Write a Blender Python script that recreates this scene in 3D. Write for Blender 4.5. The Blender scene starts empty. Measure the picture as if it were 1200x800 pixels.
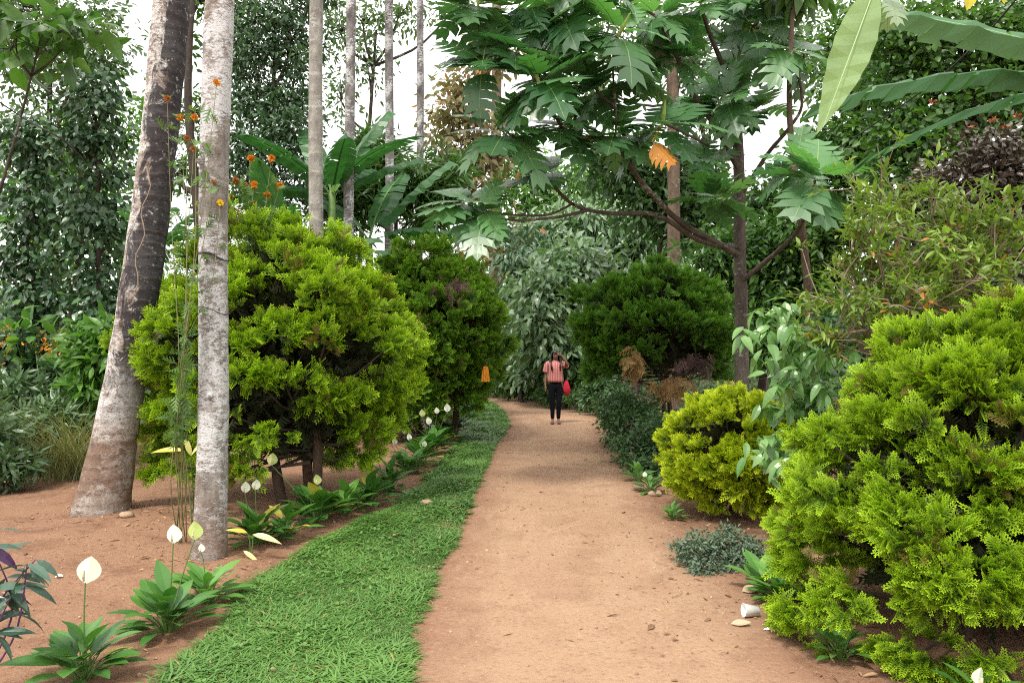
import bpy, math
import numpy as np
from mathutils import Vector

# ------------------------------------------------------------------ camera, light
scene = bpy.context.scene
COL = scene.collection
R = math.radians
CAM_H, F, HY = 1.5, 867.0, 415.0
cam_d = bpy.data.cameras.new('camera'); cam = bpy.data.objects.new('camera', cam_d); COL.objects.link(cam)
cam_d.sensor_width = 36.0; cam_d.lens = 36.0*F/1200.0; cam_d.clip_end = 2000; cam_d.clip_start = 0.05
PITCH = math.atan((HY-400)/F)
cam.location = (0, 0, CAM_H); cam.rotation_euler = (math.pi/2+PITCH, 0, 0)
scene.camera = cam
cam_d.dof.use_dof = False

SUN_EL, SUN_AZ = 58.0, -150.0          # elevation; azimuth measured from +Y towards +X
world = bpy.data.worlds.new('World'); scene.world = world; world.use_nodes = True
wn = world.node_tree.nodes; wl = world.node_tree.links; wn.clear()
wo = wn.new('ShaderNodeOutputWorld'); wb = wn.new('ShaderNodeBackground')
sky = wn.new('ShaderNodeTexSky'); sky.sky_type = 'NISHITA'; sky.sun_disc = False
sky.sun_elevation = R(SUN_EL); sky.sun_rotation = R(SUN_AZ); sky.dust_density = 3.0
mixw = wn.new('ShaderNodeMix'); mixw.data_type = 'RGBA'; mixw.inputs[0].default_value = 0.82
mixw.inputs[7].default_value = (9.9, 9.6, 9.3, 1)
wl.new(sky.outputs[0], mixw.inputs[6])
wl.new(mixw.outputs[2], wb.inputs[0]); wb.inputs[1].default_value = 0.13
wl.new(wb.outputs[0], wo.inputs[0])
sd = bpy.data.lights.new('sun', 'SUN'); sd.energy = 2.3; sd.angle = R(9); sd.color = (1.0, 0.95, 0.86)
sun = bpy.data.objects.new('sun', sd); COL.objects.link(sun)
az = R(SUN_AZ); el = R(SUN_EL)
sdir = Vector((math.sin(az)*math.cos(el), math.cos(az)*math.cos(el), math.sin(el)))
sun.rotation_euler = sdir.to_track_quat('Z', 'Y').to_euler(); sun.location = (0, 0, 30)
vs = scene.view_settings; scene.display_settings.display_device = 'sRGB'
vs.view_transform = 'Standard'; vs.look = 'None'; vs.gamma = 1.0; vs.exposure = 0.92; vs.use_curve_mapping = False
scene.cycles.max_bounces = 8; scene.cycles.diffuse_bounces = 4; scene.cycles.glossy_bounces = 2
scene.cycles.transmission_bounces = 4; scene.cycles.transparent_max_bounces = 4
scene.cycles.use_denoising = False; scene.cycles.filter_width = 1.1

# ------------------------------------------------------------------ helpers
def P(px, py, Y):
    """point of the place seen in photo pixel (px,py) at distance Y"""
    c, s = math.cos(PITCH), math.sin(PITCH)
    a = (px-600)/F; b = -(py-400)/F
    dy = c - s*b; dz = s + c*b
    return np.array([a*Y/dy, Y, CAM_H + dz*Y/dy])

def G(px, py):
    """point on the ground seen in photo pixel"""
    c, s = math.cos(PITCH), math.sin(PITCH)
    a = (px-600)/F; b = -(py-400)/F
    dy = c - s*b; dz = s + c*b
    t = -CAM_H/dz
    return np.array([a*t, dy*t])

def hgt(x, y):
    x = np.asarray(x, float); y = np.asarray(y, float)
    return 0.022*np.sin(x*1.3+0.7*y+1)+0.018*np.sin(y*0.9-x*0.5)+0.012*np.sin(x*3.1+y*0.4)*np.cos(y*2.3)

def norm(v):
    v = np.asarray(v, float)
    return v/np.maximum(np.linalg.norm(v, axis=-1, keepdims=True), 1e-9)

def rndrange(rng, a, b, n=None): return rng.uniform(a, b, n)

class MB:
    """gathers shapes and links them as ONE mesh object"""
    def __init__(s): s.v = []; s.loops = []; s.tot = []; s.rnd = []; s.tip = []; s.n = 0; s.mi = []
    def add(s, verts, faces, rnd=0.5, tip=0.0, mi=0):
        verts = np.asarray(verts, float).reshape(-1, 3); n = len(verts)
        s.v.append(verts)
        s.rnd.append(np.broadcast_to(np.asarray(rnd, float), (n,)).copy()); s.tip.append(np.broadcast_to(np.asarray(tip, float), (n,)).copy())
        for f in faces:
            s.loops.append(np.array(f)+s.n); s.tot.append(np.array([len(f)])); s.mi.append(np.array([mi]))
        s.n += n
    def scatter(s, T, pos, d, nrm, L, W=None, rnd=None, mi=0, rng=None):
        """copies of leaf template T at pos, along d, facing nrm"""
        n = len(pos)
        if n == 0: return
        if W is None: W = L
        L = np.broadcast_to(np.asarray(L, float), (n,)); W = np.broadcast_to(np.asarray(W, float), (n,))
        d = norm(d); nrm = nrm-(nrm*d).sum(-1, keepdims=True)*d; nrm = norm(nrm); b = np.cross(nrm, d)
        tv = T['v']; k = len(tv)
        V = pos[:, None, :] + d[:, None, :]*(tv[None, :, 0]*L[:, None])[..., None] + b[:, None, :]*(tv[None, :, 1]*W[:, None])[..., None] + nrm[:, None, :]*(tv[None, :, 2]*L[:, None])[..., None]
        s.v.append(V.reshape(-1, 3))
        if rnd is None: rnd = (rng or np.random.default_rng(1)).uniform(0, 1, n)
        s.rnd.append(np.repeat(rnd, k)); s.tip.append(np.tile(T['t'], n))
        fl = T['loops']; ft = T['tot']
        s.loops.append((fl[None, :]+(np.arange(n)*k)[:, None]).ravel()+s.n); s.tot.append(np.tile(ft, n)); s.mi.append(np.full(n*len(ft), mi))
        s.n += n*k
    def tube(s, pts, rad, sides=6, rnd=0.5, cap=True, mi=0, noise=0.0, rng=None, tip=0.0):
        pts = np.asarray(pts, float); m = len(pts)
        rad = np.broadcast_to(np.asarray(rad, float), (m,))
        tan = norm(np.gradient(pts, axis=0))
        u = np.cross(tan[0], [0, 0, 1.0])
        if np.linalg.norm(u) < 0.1: u = np.cross(tan[0], [0, 1.0, 0])
        u = norm(u); V = []
        ang = np.arange(sides)*2*np.pi/sides
        for i in range(m):
            u = u-tan[i]*np.dot(u, tan[i]); u = norm(u); w = np.cross(tan[i], u)
            r = np.full(sides, rad[i])
            if noise and rng is not None: r = r*(1+rng.normal(0, noise, sides))
            V.append(pts[i]+np.cos(ang)[:, None]*u*r[:, None]+np.sin(ang)[:, None]*w*r[:, None])
        V = np.concatenate(V)
        i, j = np.meshgrid(np.arange(m-1), np.arange(sides), indexing='ij'); i = i.ravel(); j = j.ravel(); j2 = (j+1) % sides
        q = np.stack([i*sides+j, i*sides+j2, (i+1)*sides+j2, (i+1)*sides+j], 1)
        s.v.append(V); s.rnd.append(np.full(len(V), rnd)); s.tip.append(np.full(len(V), float(tip)))
        s.loops.append(q.ravel()+s.n); s.tot.append(np.full(len(q), 4)); s.mi.append(np.full(len(q), mi))
        if cap:
            s.loops.append((m-1)*sides+np.arange(sides)+s.n); s.tot.append(np.array([sides])); s.mi.append(np.array([mi]))
            s.loops.append(np.arange(sides)[::-1]+s.n); s.tot.append(np.array([sides])); s.mi.append(np.array([mi]))
        s.n += len(V)
    def build(s, name, mat, parent=None, smooth=False, origin=None):
        me = bpy.data.meshes.new(name)
        V = np.concatenate(s.v) if s.v else np.zeros((0, 3))
        if parent is not None and origin is None: origin = ORG[parent.name]
        if origin is not None: V = V-np.asarray(origin)
        loops = np.concatenate(s.loops).astype(np.int32); tot = np.concatenate(s.tot).astype(np.int32)
        me.vertices.add(len(V)); me.vertices.foreach_set('co', V.astype(np.float32).ravel())
        me.loops.add(len(loops)); me.loops.foreach_set('vertex_index', loops)
        me.polygons.add(len(tot)); me.polygons.foreach_set('loop_start', np.concatenate([[0], np.cumsum(tot)[:-1]]).astype(np.int32))
        for m in (mat if isinstance(mat, (list, tuple)) else [mat]): me.materials.append(m)
        me.polygons.foreach_set('material_index', np.concatenate(s.mi).astype(np.int32))
        me.polygons.foreach_set('use_smooth', np.full(len(tot), smooth))
        me.update(calc_edges=True)
        a = me.attributes.new('rnd', 'FLOAT', 'POINT'); a.data.foreach_set('value', np.concatenate(s.rnd).astype(np.float32))
        a = me.attributes.new('tipf', 'FLOAT', 'POINT'); a.data.foreach_set('value', np.concatenate(s.tip).astype(np.float32))
        o = bpy.data.objects.new(name, me); COL.objects.link(o)
        if parent is not None: o.parent = parent
        elif origin is not None: o.location = origin
        return o

ORG = {}
def tag(o, label=None, cat=None, group=None, kind=None):
    if label: o['label'] = label
    if cat: o['category'] = cat
    if group: o['group'] = group
    if kind: o['kind'] = kind
    return o
def thing(name, label, cat, loc, group=None):
    o = bpy.data.objects.new(name, None); COL.objects.link(o); o.location = tuple(loc)
    o.empty_display_size = 0.1
    ORG[o.name] = np.array(loc, float)
    return tag(o, label, cat, group)
def copy_tree(o, parent=None):
    c = o.copy(); COL.objects.link(c)
    if parent is not None: c.parent = parent
    for ch in list(o.children): copy_tree(ch, c)
    return c

# ------------------------------------------------------------------ leaf shapes
def mk(v, faces, t):
    return dict(v=np.array(v, float), loops=np.concatenate([np.array(f) for f in faces]), tot=np.array([len(f) for f in faces]), t=np.array(t, float))
def leaf(w=0.4, segs=3, fold=0.10, droop=0.15, peak=0.4, pointy=1.0, stalk=0.0):
    v = []; f = []; t = []
    for i in range(segs+1):
        s = i/segs
        if s <= peak: p = math.sin(0.5*math.pi*s/peak)**0.8 if peak > 0 else 1
        else: p = math.cos(0.5*math.pi*(s-peak)/(1-peak))**pointy
        hw = 0.5*w*max(p, 0.0); x = stalk+(1-stalk)*s; z = -droop*s*s
        if i == 0 or i == segs: v.append((x, 0, z)); t.append(s)
        else: v += [(x, hw, z+fold*hw*2), (x, 0, z), (x, -hw, z+fold*hw*2)]; t += [s]*3
    f.append((0, 2, 1)); f.append((0, 3, 2))
    for i in range(segs-2):
        a = 1+3*i; b = a+3
        f.append((a, a+1, b+1, b)); f.append((a+1, a+2, b+2, b+1))
    a = 1+3*(segs-2); e = len(v)-1
    f.append((a, a+1, e)); f.append((a+1, a+2, e))
    if stalk > 0:
        n = len(v); v += [(0, 0.01, 0.0), (0, -0.01, 0), (stalk*1.05, -0.006, 0), (stalk*1.05, 0.006, 0)]; t += [0]*4; f.append((n, n+1, n+2, n+3))
    return mk(v, f, t)
def blade(w=0.07, segs=3, droop=0.5):
    v = []; f = []; t = []
    for i in range(segs):
        s = i/segs; v += [(s, 0.5*w*(1-s*0.45), -droop*s*s), (s, -0.5*w*(1-s*0.45), -droop*s*s)]; t += [s, s]
    v.append((1, 0, -droop)); t.append(1)
    for i in range(segs-1): f.append((2*i, 2*i+1, 2*i+3, 2*i+2))
    f.append((2*segs-2, 2*segs-1, 2*segs)); return mk(v, f, t)
def spray(nb=5, sub=0, w=0.05, droop=0.12, spread=0.45):
    v = []; f = []; t = []
    def strip(a, b, w0, w1, ta, tb):
        a = np.array(a, float); b = np.array(b, float); d = b-a; n = np.array([-d[1], d[0], 0]); n /= np.linalg.norm(n)+1e-9
        k = len(v); v.extend([a+n*w0/2, a-n*w0/2, b-n*w1/2, b+n*w1/2]); t.extend([ta, ta, tb, tb]); f.append((k, k+1, k+2, k+3))
    z = lambda x, y: -droop*x*x+0.35*abs(y)
    for i in range(2): strip((i*.5, 0, z(i*.5, 0)), (i*.5+.5, 0, z(i*.5+.5, 0)), w*.9*(1-i*.3), w*(0.65 if i == 0 else .35), i*.5, i*.5+.5)
    for i in range(nb):
        x0 = 0.12+0.72*i/(nb-1) if nb > 1 else .4
        for sg in (1, -1):
            l = spread*(1-x0*0.72)+0.05; a = (x0+(0.04 if sg > 0 else 0), 0, z(x0, 0)); ang = R(48-12*x0)
            bx, by = a[0]+l*math.cos(ang), sg*l*math.sin(ang)
            strip(a, (bx, by, z(bx, by)), w*1.0, w*.45, x0*0.6, min(1, x0*.6+.5))
            for j in range(sub):
                q = (j+1)/(sub+1); ax, ay = a[0]+q*(bx-a[0]), q*by; l2 = l*.42*(1-q*.4)
                s2 = 1 if j % 2 == 0 else -1; an2 = ang+s2*R(38)
                cx, cy = ax+l2*math.cos(an2), ay+sg*l2*math.sin(an2)
                strip((ax, ay, z(ax, ay)), (cx, cy, z(cx, cy)+.02), w*.8, w*.4, x0*.6+.2, min(1, x0*.6+.55))
    return mk(v, f, t)
def lobed(nl=6, w=0.75, droop=0.35, fold=0.25):
    """breadfruit leaf: deep forward-swept pointed lobes on a midrib"""
    v = []; f = []; t = []
    zz = lambda x, y: -droop*x*x - 0.25*abs(y)**1.5 + fold*abs(y)*0.6
    def pt(x, y): v.append((x, y, zz(x, y))); t.append(x); return len(v)-1
    for sg in (1, -1):
        for i in range(nl):
            a = 0.10+0.80*i/nl; b = 0.10+0.80*(i+1)/nl; c = (a+b)/2
            W = 0.5*w*(math.sin(math.pi*min(1, (c+0.08)))**0.6+0.12); sw = 0.14
            i0 = pt(a, 0); i1 = pt(b, 0); s0 = pt(a+0.03, sg*W*.36); s1 = pt(b+0.025, sg*W*.36)
            k0 = pt(a+.035+sw*.45, sg*W*.78); k1 = pt(b+.012+sw*.35, sg*W*.74); tp = pt(c+.05+sw, sg*W*1.03)
            for fc in ((i0, i1, s1, s0), (s0, s1, k1, k0), (k0, k1, tp)): f.append(fc if sg > 0 else fc[::-1])
    a = pt(.9, .0); b = pt(.92, .14*w); c = pt(1.03, 0); d = pt(.92, -.14*w)
    f.append((a, c, b)); f.append((a, d, c))
    n = len(v); v += [(0, .012, .012), (0, -.012, .012), (.95, -.005, zz(.95, 0)+.012), (.95, .005, zz(.95, 0)+.012)]
    # midrib in four pieces following the droop
    del v[n:]
    for i in range(4):
        x0, x1 = i/4, (i+1)/4; n = len(v); ww = .014*(1-.2*i)
        v += [(x0, ww, zz(x0, 0)+.008), (x0, -ww, zz(x0, 0)+.008), (x1, -ww*.8, zz(x1, 0)+.008), (x1, ww*.8, zz(x1, 0)+.008)]; t += [2.0]*4; f.append((n, n+1, n+2, n+3))
    return mk(v, f, t)
def banana_leaf(w=0.27, segs=16, droop=0.45, split=0.0, seed=0):
    r = np.random.default_rng(seed); v = []; f = []; t = []
    ax = []
    for i in range(segs+1):
        s = i/segs; ax.append((s, -droop*s**2.2))
    for i in range(segs):
        s0, s1 = i/segs, (i+1)/segs
        if s0 < 0.12: continue
        def hw(s): q = (s-.12)/.88; return .5*w*max(0.02, (math.sin(math.pi*min(1, q*0.93+0.07))**.45))
        for sg in (1, -1):
            gap = 0.0
            if r.random() < split: gap = r.uniform(.004, .018)
            k = len(v); da = -0.1*w*r.random()
            for (s, (x, z)) in ((s0+gap, ax[i]), (s1, ax[i+1])):
                x = s; h = hw(s)
                v += [(x, 0, z), (x+.01, sg*h*.55, z+.03*w+0.02*w*math.sin(s*40)), (x+.03, sg*h, z-.25*w*.5+da+0.03*w*math.sin(s*55+sg))]; t += [s]*3
            q = [(k, k+3, k+4, k+1), (k+1, k+4, k+5, k+2)]
            for a in q: f.append(a if sg > 0 else a[::-1])
    for i in range(segs):
        n = len(v); ww = .013*(1-.8*i/segs)+.002
        (x0, z0), (x1, z1) = ax[i], ax[i+1]
        v += [(x0, ww, z0+.006), (x0, -ww, z0+.006), (x1, -ww, z1+.006), (x1, ww, z1+.006)]; t += [2.0]*4; f.append((n, n+1, n+2, n+3))
    return mk(v, f, t)

LF_FAR = leaf(.42, 2, .12, .12)
LF = leaf(.42, 3, .12, .2)
LF_ROUND = leaf(.62, 3, .10, .15, .35, 0.8)
LF_LONG = leaf(.30, 4, .10, .35, .45, 1.1)
LF_BIG = leaf(.36, 6, .10, .40, .42, 1.0)
LF_NARROW = leaf(.13, 3, .08, .35, .4)
BL = blade(); BL2 = blade(.05, 4, .7)
SP_HI = spray(6, 2, .055, .15, .40); SP_MID = spray(5, 1, .075, .12, .42); SP_LOW = spray(4, 0, .13, .12, .5)
LOB = [lobed(5, .80, .35), lobed(5, .74, .55), lobed(4, .86, .18)]

# ------------------------------------------------------------------ materials
def mat(name):
    m = bpy.data.materials.new(name); m.use_nodes = True; n = m.node_tree.nodes; n.clear()
    return m, n, m.node_tree.links
def mixc(n, l, fac, a, b):
    x = n.new('ShaderNodeMix'); x.data_type = 'RGBA'
    for s, v in ((0, fac), (6, a), (7, b)):
        if isinstance(v, (int, float)): x.inputs[s].default_value = v
        elif isinstance(v, tuple): x.inputs[s].default_value = (*v[:3], 1)
        else: l.new(v, x.inputs[s])
    return x.outputs[2]
def noise(n, l, scale, detail=4, rough=.55, vec=None, dist=0.0):
    t = n.new('ShaderNodeTexNoise'); t.inputs['Scale'].default_value = scale; t.inputs['Detail'].default_value = detail
    t.inputs['Roughness'].default_value = rough; t.inputs['Distortion'].default_value = dist
    if vec is not None: l.new(vec, t.inputs['Vector'])
    return t.outputs['Fac']
def ramp(n, l, src, p0, p1, c0=0.0, c1=1.0):
    r = n.new('ShaderNodeMapRange'); l.new(src, r.inputs[0]); r.inputs[1].default_value = p0; r.inputs[2].default_value = p1
    r.inputs[3].default_value = c0; r.inputs[4].default_value = c1; return r.outputs[0]
def coords(n, l, scale=(1, 1, 1)):
    t = n.new('ShaderNodeTexCoord'); m = n.new('ShaderNodeMapping'); m.inputs['Scale'].default_value = scale
    l.new(t.outputs['Object'], m.inputs[0]); return m.outputs[0]
def attr(n, name):
    a = n.new('ShaderNodeAttribute'); a.attribute_name = name; return a.outputs['Fac']
def finish(n, l, col, rough=.8, transl=0.0, bump=None, bstr=.3, bdist=.02, spec=.5, tcol=None):
    o = n.new('ShaderNodeOutputMaterial'); p = n.new('ShaderNodeBsdfPrincipled')
    if isinstance(col, tuple): p.inputs['Base Color'].default_value = (*col, 1)
    else: l.new(col, p.inputs['Base Color'])
    if isinstance(rough, (int, float)): p.inputs['Roughness'].default_value = rough
    else: l.new(rough, p.inputs['Roughness'])
    p.inputs['Specular IOR Level'].default_value = spec
    if bump is not None:
        b = n.new('ShaderNodeBump'); b.inputs['Strength'].default_value = bstr; b.inputs['Distance'].default_value = bdist
        l.new(bump, b.inputs['Height']); l.new(b.outputs[0], p.inputs['Normal'])
    if transl > 0:
        t = n.new('ShaderNodeBsdfTranslucent'); mx = n.new('ShaderNodeMixShader'); mx.inputs[0].default_value = transl
        if tcol is not None: t.inputs[0].default_value = (*tcol, 1)
        elif isinstance(col, tuple): t.inputs[0].default_value = (*col, 1)
        else:
            g = n.new('ShaderNodeMix'); g.data_type = 'RGBA'; g.blend_type = 'MULTIPLY'; g.inputs[0].default_value = 1
            l.new(col, g.inputs[6]); g.inputs[7].default_value = (1.5, 1.7, .8, 1); l.new(g.outputs[2], t.inputs[0])
        l.new(p.outputs[0], mx.inputs[1]); l.new(t.outputs[0], mx.inputs[2]); l.new(mx.outputs[0], o.inputs[0])
    else: l.new(p.outputs[0], o.inputs[0])
def leafmat(name, c1, c2, tip=None, tipamt=.7, rough=.45, transl=.25, spec=.5, rib=None, rare=None, rareamt=.06, clump=1.4, tip0=.15):
    m, n, l = mat(name)
    r = attr(n, 'rnd'); col = mixc(n, l, r, c1, c2)
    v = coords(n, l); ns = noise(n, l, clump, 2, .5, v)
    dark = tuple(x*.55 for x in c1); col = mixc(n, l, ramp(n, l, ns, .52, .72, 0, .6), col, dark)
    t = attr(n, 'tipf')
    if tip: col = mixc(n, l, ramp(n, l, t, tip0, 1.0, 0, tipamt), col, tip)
    if rib:
        g = n.new('ShaderNodeMath'); g.operation = 'GREATER_THAN'; l.new(t, g.inputs[0]); g.inputs[1].default_value = 1.5
        col = mixc(n, l, g.outputs[0], col, rib)
    if rare: col = mixc(n, l, ramp(n, l, r, 1-rareamt, 1-rareamt+.002), col, rare)
    finish(n, l, col, rough, transl, spec=spec)
    return m
def barkmat(name, base, dark, lichen=None, lichamt=.5, ring=0.0, sc=1.0, rough=.9, lich2=None, dirt=False, algae_shade=False, ringc=.5):
    m, n, l = mat(name)
    v = coords(n, l, (1, 1, .45)); vv = coords(n, l); vh = coords(n, l, (1, 1, 2.2))
    a = noise(n, l, 9*sc, 10, .72, v); col = mixc(n, l, ramp(n, l, a, .36, .64), dark, base)
    fine = noise(n, l, 60*sc, 6, .7, vh); col = mixc(n, l, ramp(n, l, fine, .42, .34, 0, .75), col, tuple(x*.45 for x in dark))
    if lich2:
        c = noise(n, l, 6*sc, 8, .75, vv, .6); col = mixc(n, l, ramp(n, l, c, .54, .60, 0, .85), col, lich2)
    if lichen:
        big = noise(n, l, 2.3*sc, 3, .6, vv); b = noise(n, l, 15*sc, 10, .78, vh, .5)
        sm = n.new('ShaderNodeMath'); sm.operation = 'MULTIPLY_ADD'; l.new(big, sm.inputs[0]); sm.inputs[1].default_value = .8; l.new(b, sm.inputs[2])
        k = 1.06-.24*lichamt; f = ramp(n, l, sm.outputs[0], k, k+.07, 0, .9)
        g0 = n.new('ShaderNodeMath'); g0.operation = 'MULTIPLY'; l.new(f, g0.inputs[0]); l.new(ramp(n, l, fine, .36, .48), g0.inputs[1])
        col = mixc(n, l, g0.outputs[0], col, lichen)
        spots = noise(n, l, 30*sc, 4, .6, vh); col = mixc(n, l, ramp(n, l, spots, .60, .66, 0, .7), col, tuple(x*.6 for x in dark))
    if algae_shade:  # algae stain plus the trunk's right-side shade, both painted dark
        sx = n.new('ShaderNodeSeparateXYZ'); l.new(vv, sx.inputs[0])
        lean = n.new('ShaderNodeMath'); lean.operation = 'MULTIPLY_ADD'; l.new(sx.outputs[2], lean.inputs[0]); lean.inputs[1].default_value = -algae_shade[0]; l.new(sx.outputs[0], lean.inputs[2])
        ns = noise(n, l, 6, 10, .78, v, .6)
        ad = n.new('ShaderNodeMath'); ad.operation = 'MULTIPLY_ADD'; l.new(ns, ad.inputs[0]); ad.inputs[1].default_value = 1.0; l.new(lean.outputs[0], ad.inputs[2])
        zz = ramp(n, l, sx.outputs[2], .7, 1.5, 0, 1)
        f = ramp(n, l, ad.outputs[0], algae_shade[1], algae_shade[1]+.07, 0, .93)
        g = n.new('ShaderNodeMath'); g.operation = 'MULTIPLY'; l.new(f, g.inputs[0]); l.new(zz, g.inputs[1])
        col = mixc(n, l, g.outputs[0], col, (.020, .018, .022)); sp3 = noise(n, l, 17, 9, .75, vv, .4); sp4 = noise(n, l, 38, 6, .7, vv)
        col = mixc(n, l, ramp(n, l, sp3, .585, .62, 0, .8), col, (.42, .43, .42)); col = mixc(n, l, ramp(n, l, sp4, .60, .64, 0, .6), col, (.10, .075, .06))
    if dirt:
        sx2 = n.new('ShaderNodeSeparateXYZ'); l.new(vv, sx2.inputs[0])
        q = noise(n, l, 4, 5, .6, vv); ad2 = n.new('ShaderNodeMath'); ad2.operation = 'MULTIPLY_ADD'; l.new(q, ad2.inputs[0]); ad2.inputs[1].default_value = -.9; l.new(sx2.outputs[2], ad2.inputs[2])
        f2 = ramp(n, l, ad2.outputs[0], dirt-.55, dirt-.3, .75, 0); f3 = n.new('ShaderNodeMath'); f3.operation = 'MULTIPLY'; l.new(f2, f3.inputs[0]); l.new(ramp(n, l, a, .3, .6, .4, 1), f3.inputs[1])
        col = mixc(n, l, f3.outputs[0], col, (.16, .09, .052))
    bm = n.new('ShaderNodeMath'); bm.operation = 'MULTIPLY_ADD'; l.new(fine, bm.inputs[0]); bm.inputs[1].default_value = .5; l.new(a, bm.inputs[2]); bumpsrc = bm.outputs[0]
    if ring:
        w = n.new('ShaderNodeTexWave'); w.wave_type = 'BANDS'; w.bands_direction = 'Z'; w.inputs['Scale'].default_value = ring; w.inputs['Distortion'].default_value = 2.6; w.inputs['Detail'].default_value = 5; w.inputs['Detail Scale'].default_value = 2.2
        l.new(vv, w.inputs[0]); brk = noise(n, l, 7, 4, .6, vv); rf = ramp(n, l, w.outputs['Fac'], .90, .98, 0, ringc)
        rm = n.new('ShaderNodeMath'); rm.operation = 'MULTIPLY'; l.new(rf, rm.inputs[0]); l.new(ramp(n, l, brk, .42, .6), rm.inputs[1])
        col = mixc(n, l, rm.outputs[0], col, tuple(min(1, x*1.45) for x in base))
        s = n.new('ShaderNodeMath'); s.operation = 'MULTIPLY_ADD'; l.new(w.outputs['Fac'], s.inputs[0]); s.inputs[1].default_value = .35; l.new(bumpsrc, s.inputs[2]); bumpsrc = s.outputs[0]
    finish(n, l, col, rough, 0, bumpsrc, .8, .03, spec=.3)
    return m
def plain(name, c, rough=.7, spec=.4, transl=0, var=.25):
    m, n, l = mat(name); v = coords(n, l); a = noise(n, l, 14, 4, .6, v)
    col = mixc(n, l, ramp(n, l, a, .3, .7), tuple(x*(1-var) for x in c), tuple(min(1, x*(1+var)) for x in c)); finish(n, l, col, rough, transl, a, .15, .01, spec=spec)
    return m

M = {}
M['thuja_bright'] = leafmat('bright thuja foliage', (.028, .078, .010), (.065, .15, .012), (.40, .60, .022), 1.0, .6, .24, .2, clump=2.2, tip0=.22, rare=(.15, .12, .03), rareamt=.012)  # thuja spray bases darkened as painted inner shade; pale tips are new growth
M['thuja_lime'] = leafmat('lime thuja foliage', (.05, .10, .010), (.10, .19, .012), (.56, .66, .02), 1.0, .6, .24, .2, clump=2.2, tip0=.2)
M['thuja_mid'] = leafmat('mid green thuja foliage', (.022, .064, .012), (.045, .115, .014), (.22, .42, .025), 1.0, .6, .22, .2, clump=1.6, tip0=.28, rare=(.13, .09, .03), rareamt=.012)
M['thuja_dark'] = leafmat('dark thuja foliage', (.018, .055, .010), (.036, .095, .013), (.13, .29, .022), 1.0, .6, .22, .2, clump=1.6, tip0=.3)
M['thuja_old_shaded'] = leafmat('shade darkened old thuja foliage', (.020, .032, .012), (.045, .045, .022), None, rough=.8, transl=.05, spec=.1)  # brownish old foliage, darkened further to paint shade into the gaps between clumps
M['thuja_dry'] = leafmat('dry thuja sprays', (.18, .10, .04), (.32, .20, .085), (.42, .28, .12), .6, .8, .15, .2)
M['dry_pink'] = leafmat('dead purple brown twigs', (.055, .030, .026), (.10, .055, .045), None, rough=.9, transl=.0)
M['dark_gloss'] = leafmat('dark glossy leaves', (.018, .060, .022), (.06, .135, .05), rough=.33, transl=.12, spec=.6)
M['mid_green'] = leafmat('mid green leaves', (.028, .09, .018), (.10, .20, .04), rough=.40, transl=.35)
M['light_green'] = leafmat('light green leaves', (.06, .16, .03), (.12, .25, .045), rough=.42, transl=.35)
M['blue_green'] = leafmat('blue green leaves', (.03, .085, .035), (.10, .18, .085), rough=.4, transl=.2, spec=.6)
M['silver_green'] = leafmat('silvery drooping leaves', (.07, .16, .06), (.26, .36, .22), rough=.34, transl=.25, spec=.7)
M['canopy'] = leafmat('distant canopy leaves', (.03, .085, .028), (.09, .17, .055), rough=.5, transl=.35)
M['airy'] = leafmat('airy grey green leaves', (.05, .11, .045), (.15, .23, .10), rough=.45, transl=.35, rare=(.35, .25, .03), rareamt=.03)
M['autumn'] = leafmat('tan and rust leaves', (.13, .14, .06), (.24, .18, .09), rough=.6, transl=.3, rare=(.32, .14, .05), rareamt=.12)
M['yellow_green'] = leafmat('yellow green narrow leaves', (.07, .15, .022), (.19, .29, .045), (.28, .35, .06), .5, rough=.42, transl=.35, rare=(.40, .18, .04), rareamt=.05)
M['purple_leaf'] = leafmat('purple brown glossy leaves', (.045, .030, .028), (.085, .07, .045), rough=.3, transl=.12, spec=.8, rare=(.30, .05, .035), rareamt=.03)
M['copper'] = leafmat('red copper young leaves', (.30, .06, .04), (.38, .13, .08), rough=.4, transl=.3)
M['vine_leaf'] = leafmat('large grey green drooping leaves', (.09, .22, .05), (.19, .34, .11), rough=.3, transl=.25, spec=.8)
M['bread'] = leafmat('breadfruit leaves', (.030, .105, .036), (.105, .23, .09), rough=.36, transl=.34, spec=.7, rib=(.20, .30, .12), clump=.9)
M['bread_young'] = leafmat('young breadfruit leaves', (.06, .18, .05), (.12, .28, .09), rough=.36, transl=.35, spec=.6, rib=(.25, .35, .13), clump=.9)
M['bread_bud'] = leafmat('pale green bud', (.30, .40, .08), (.36, .45, .12), rough=.5, transl=.25)
M['bread_dead'] = leafmat('orange dead leaf', (.50, .19, .02), (.55, .24, .03), rough=.6, transl=.3, rib=(.3, .12, .03))
M['banana'] = leafmat('banana leaves', (.03, .11, .035), (.055, .16, .05), rough=.38, transl=.34, spec=.5, rib=(.16, .28, .10), clump=1)
M['banana_pale'] = leafmat('pale waxy banana underside', (.10, .22, .11), (.13, .26, .13), rough=.4, transl=.35, rib=(.3, .4, .2), clump=1)
M['hang_leaf'] = leafmat('pale hanging leaf', (.24, .36, .16), (.26, .38, .18), rough=.45, transl=.4, rib=(.36, .46, .24), clump=3)
M['yellow_leaf'] = leafmat('yellow leaf', (.55, .48, .04), (.60, .52, .08), rough=.4, transl=.3)
M['pale_yellow'] = leafmat('cream yellow leaf', (.60, .58, .22), (.68, .64, .30), rough=.4, transl=.3)
M['lily_leaf'] = leafmat('peace lily leaves', (.035, .125, .022), (.10, .24, .04), (.05, .15, .025), .3, rough=.42, transl=.22, spec=.5, clump=5, rare=(.45, .40, .07), rareamt=.045)
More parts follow.
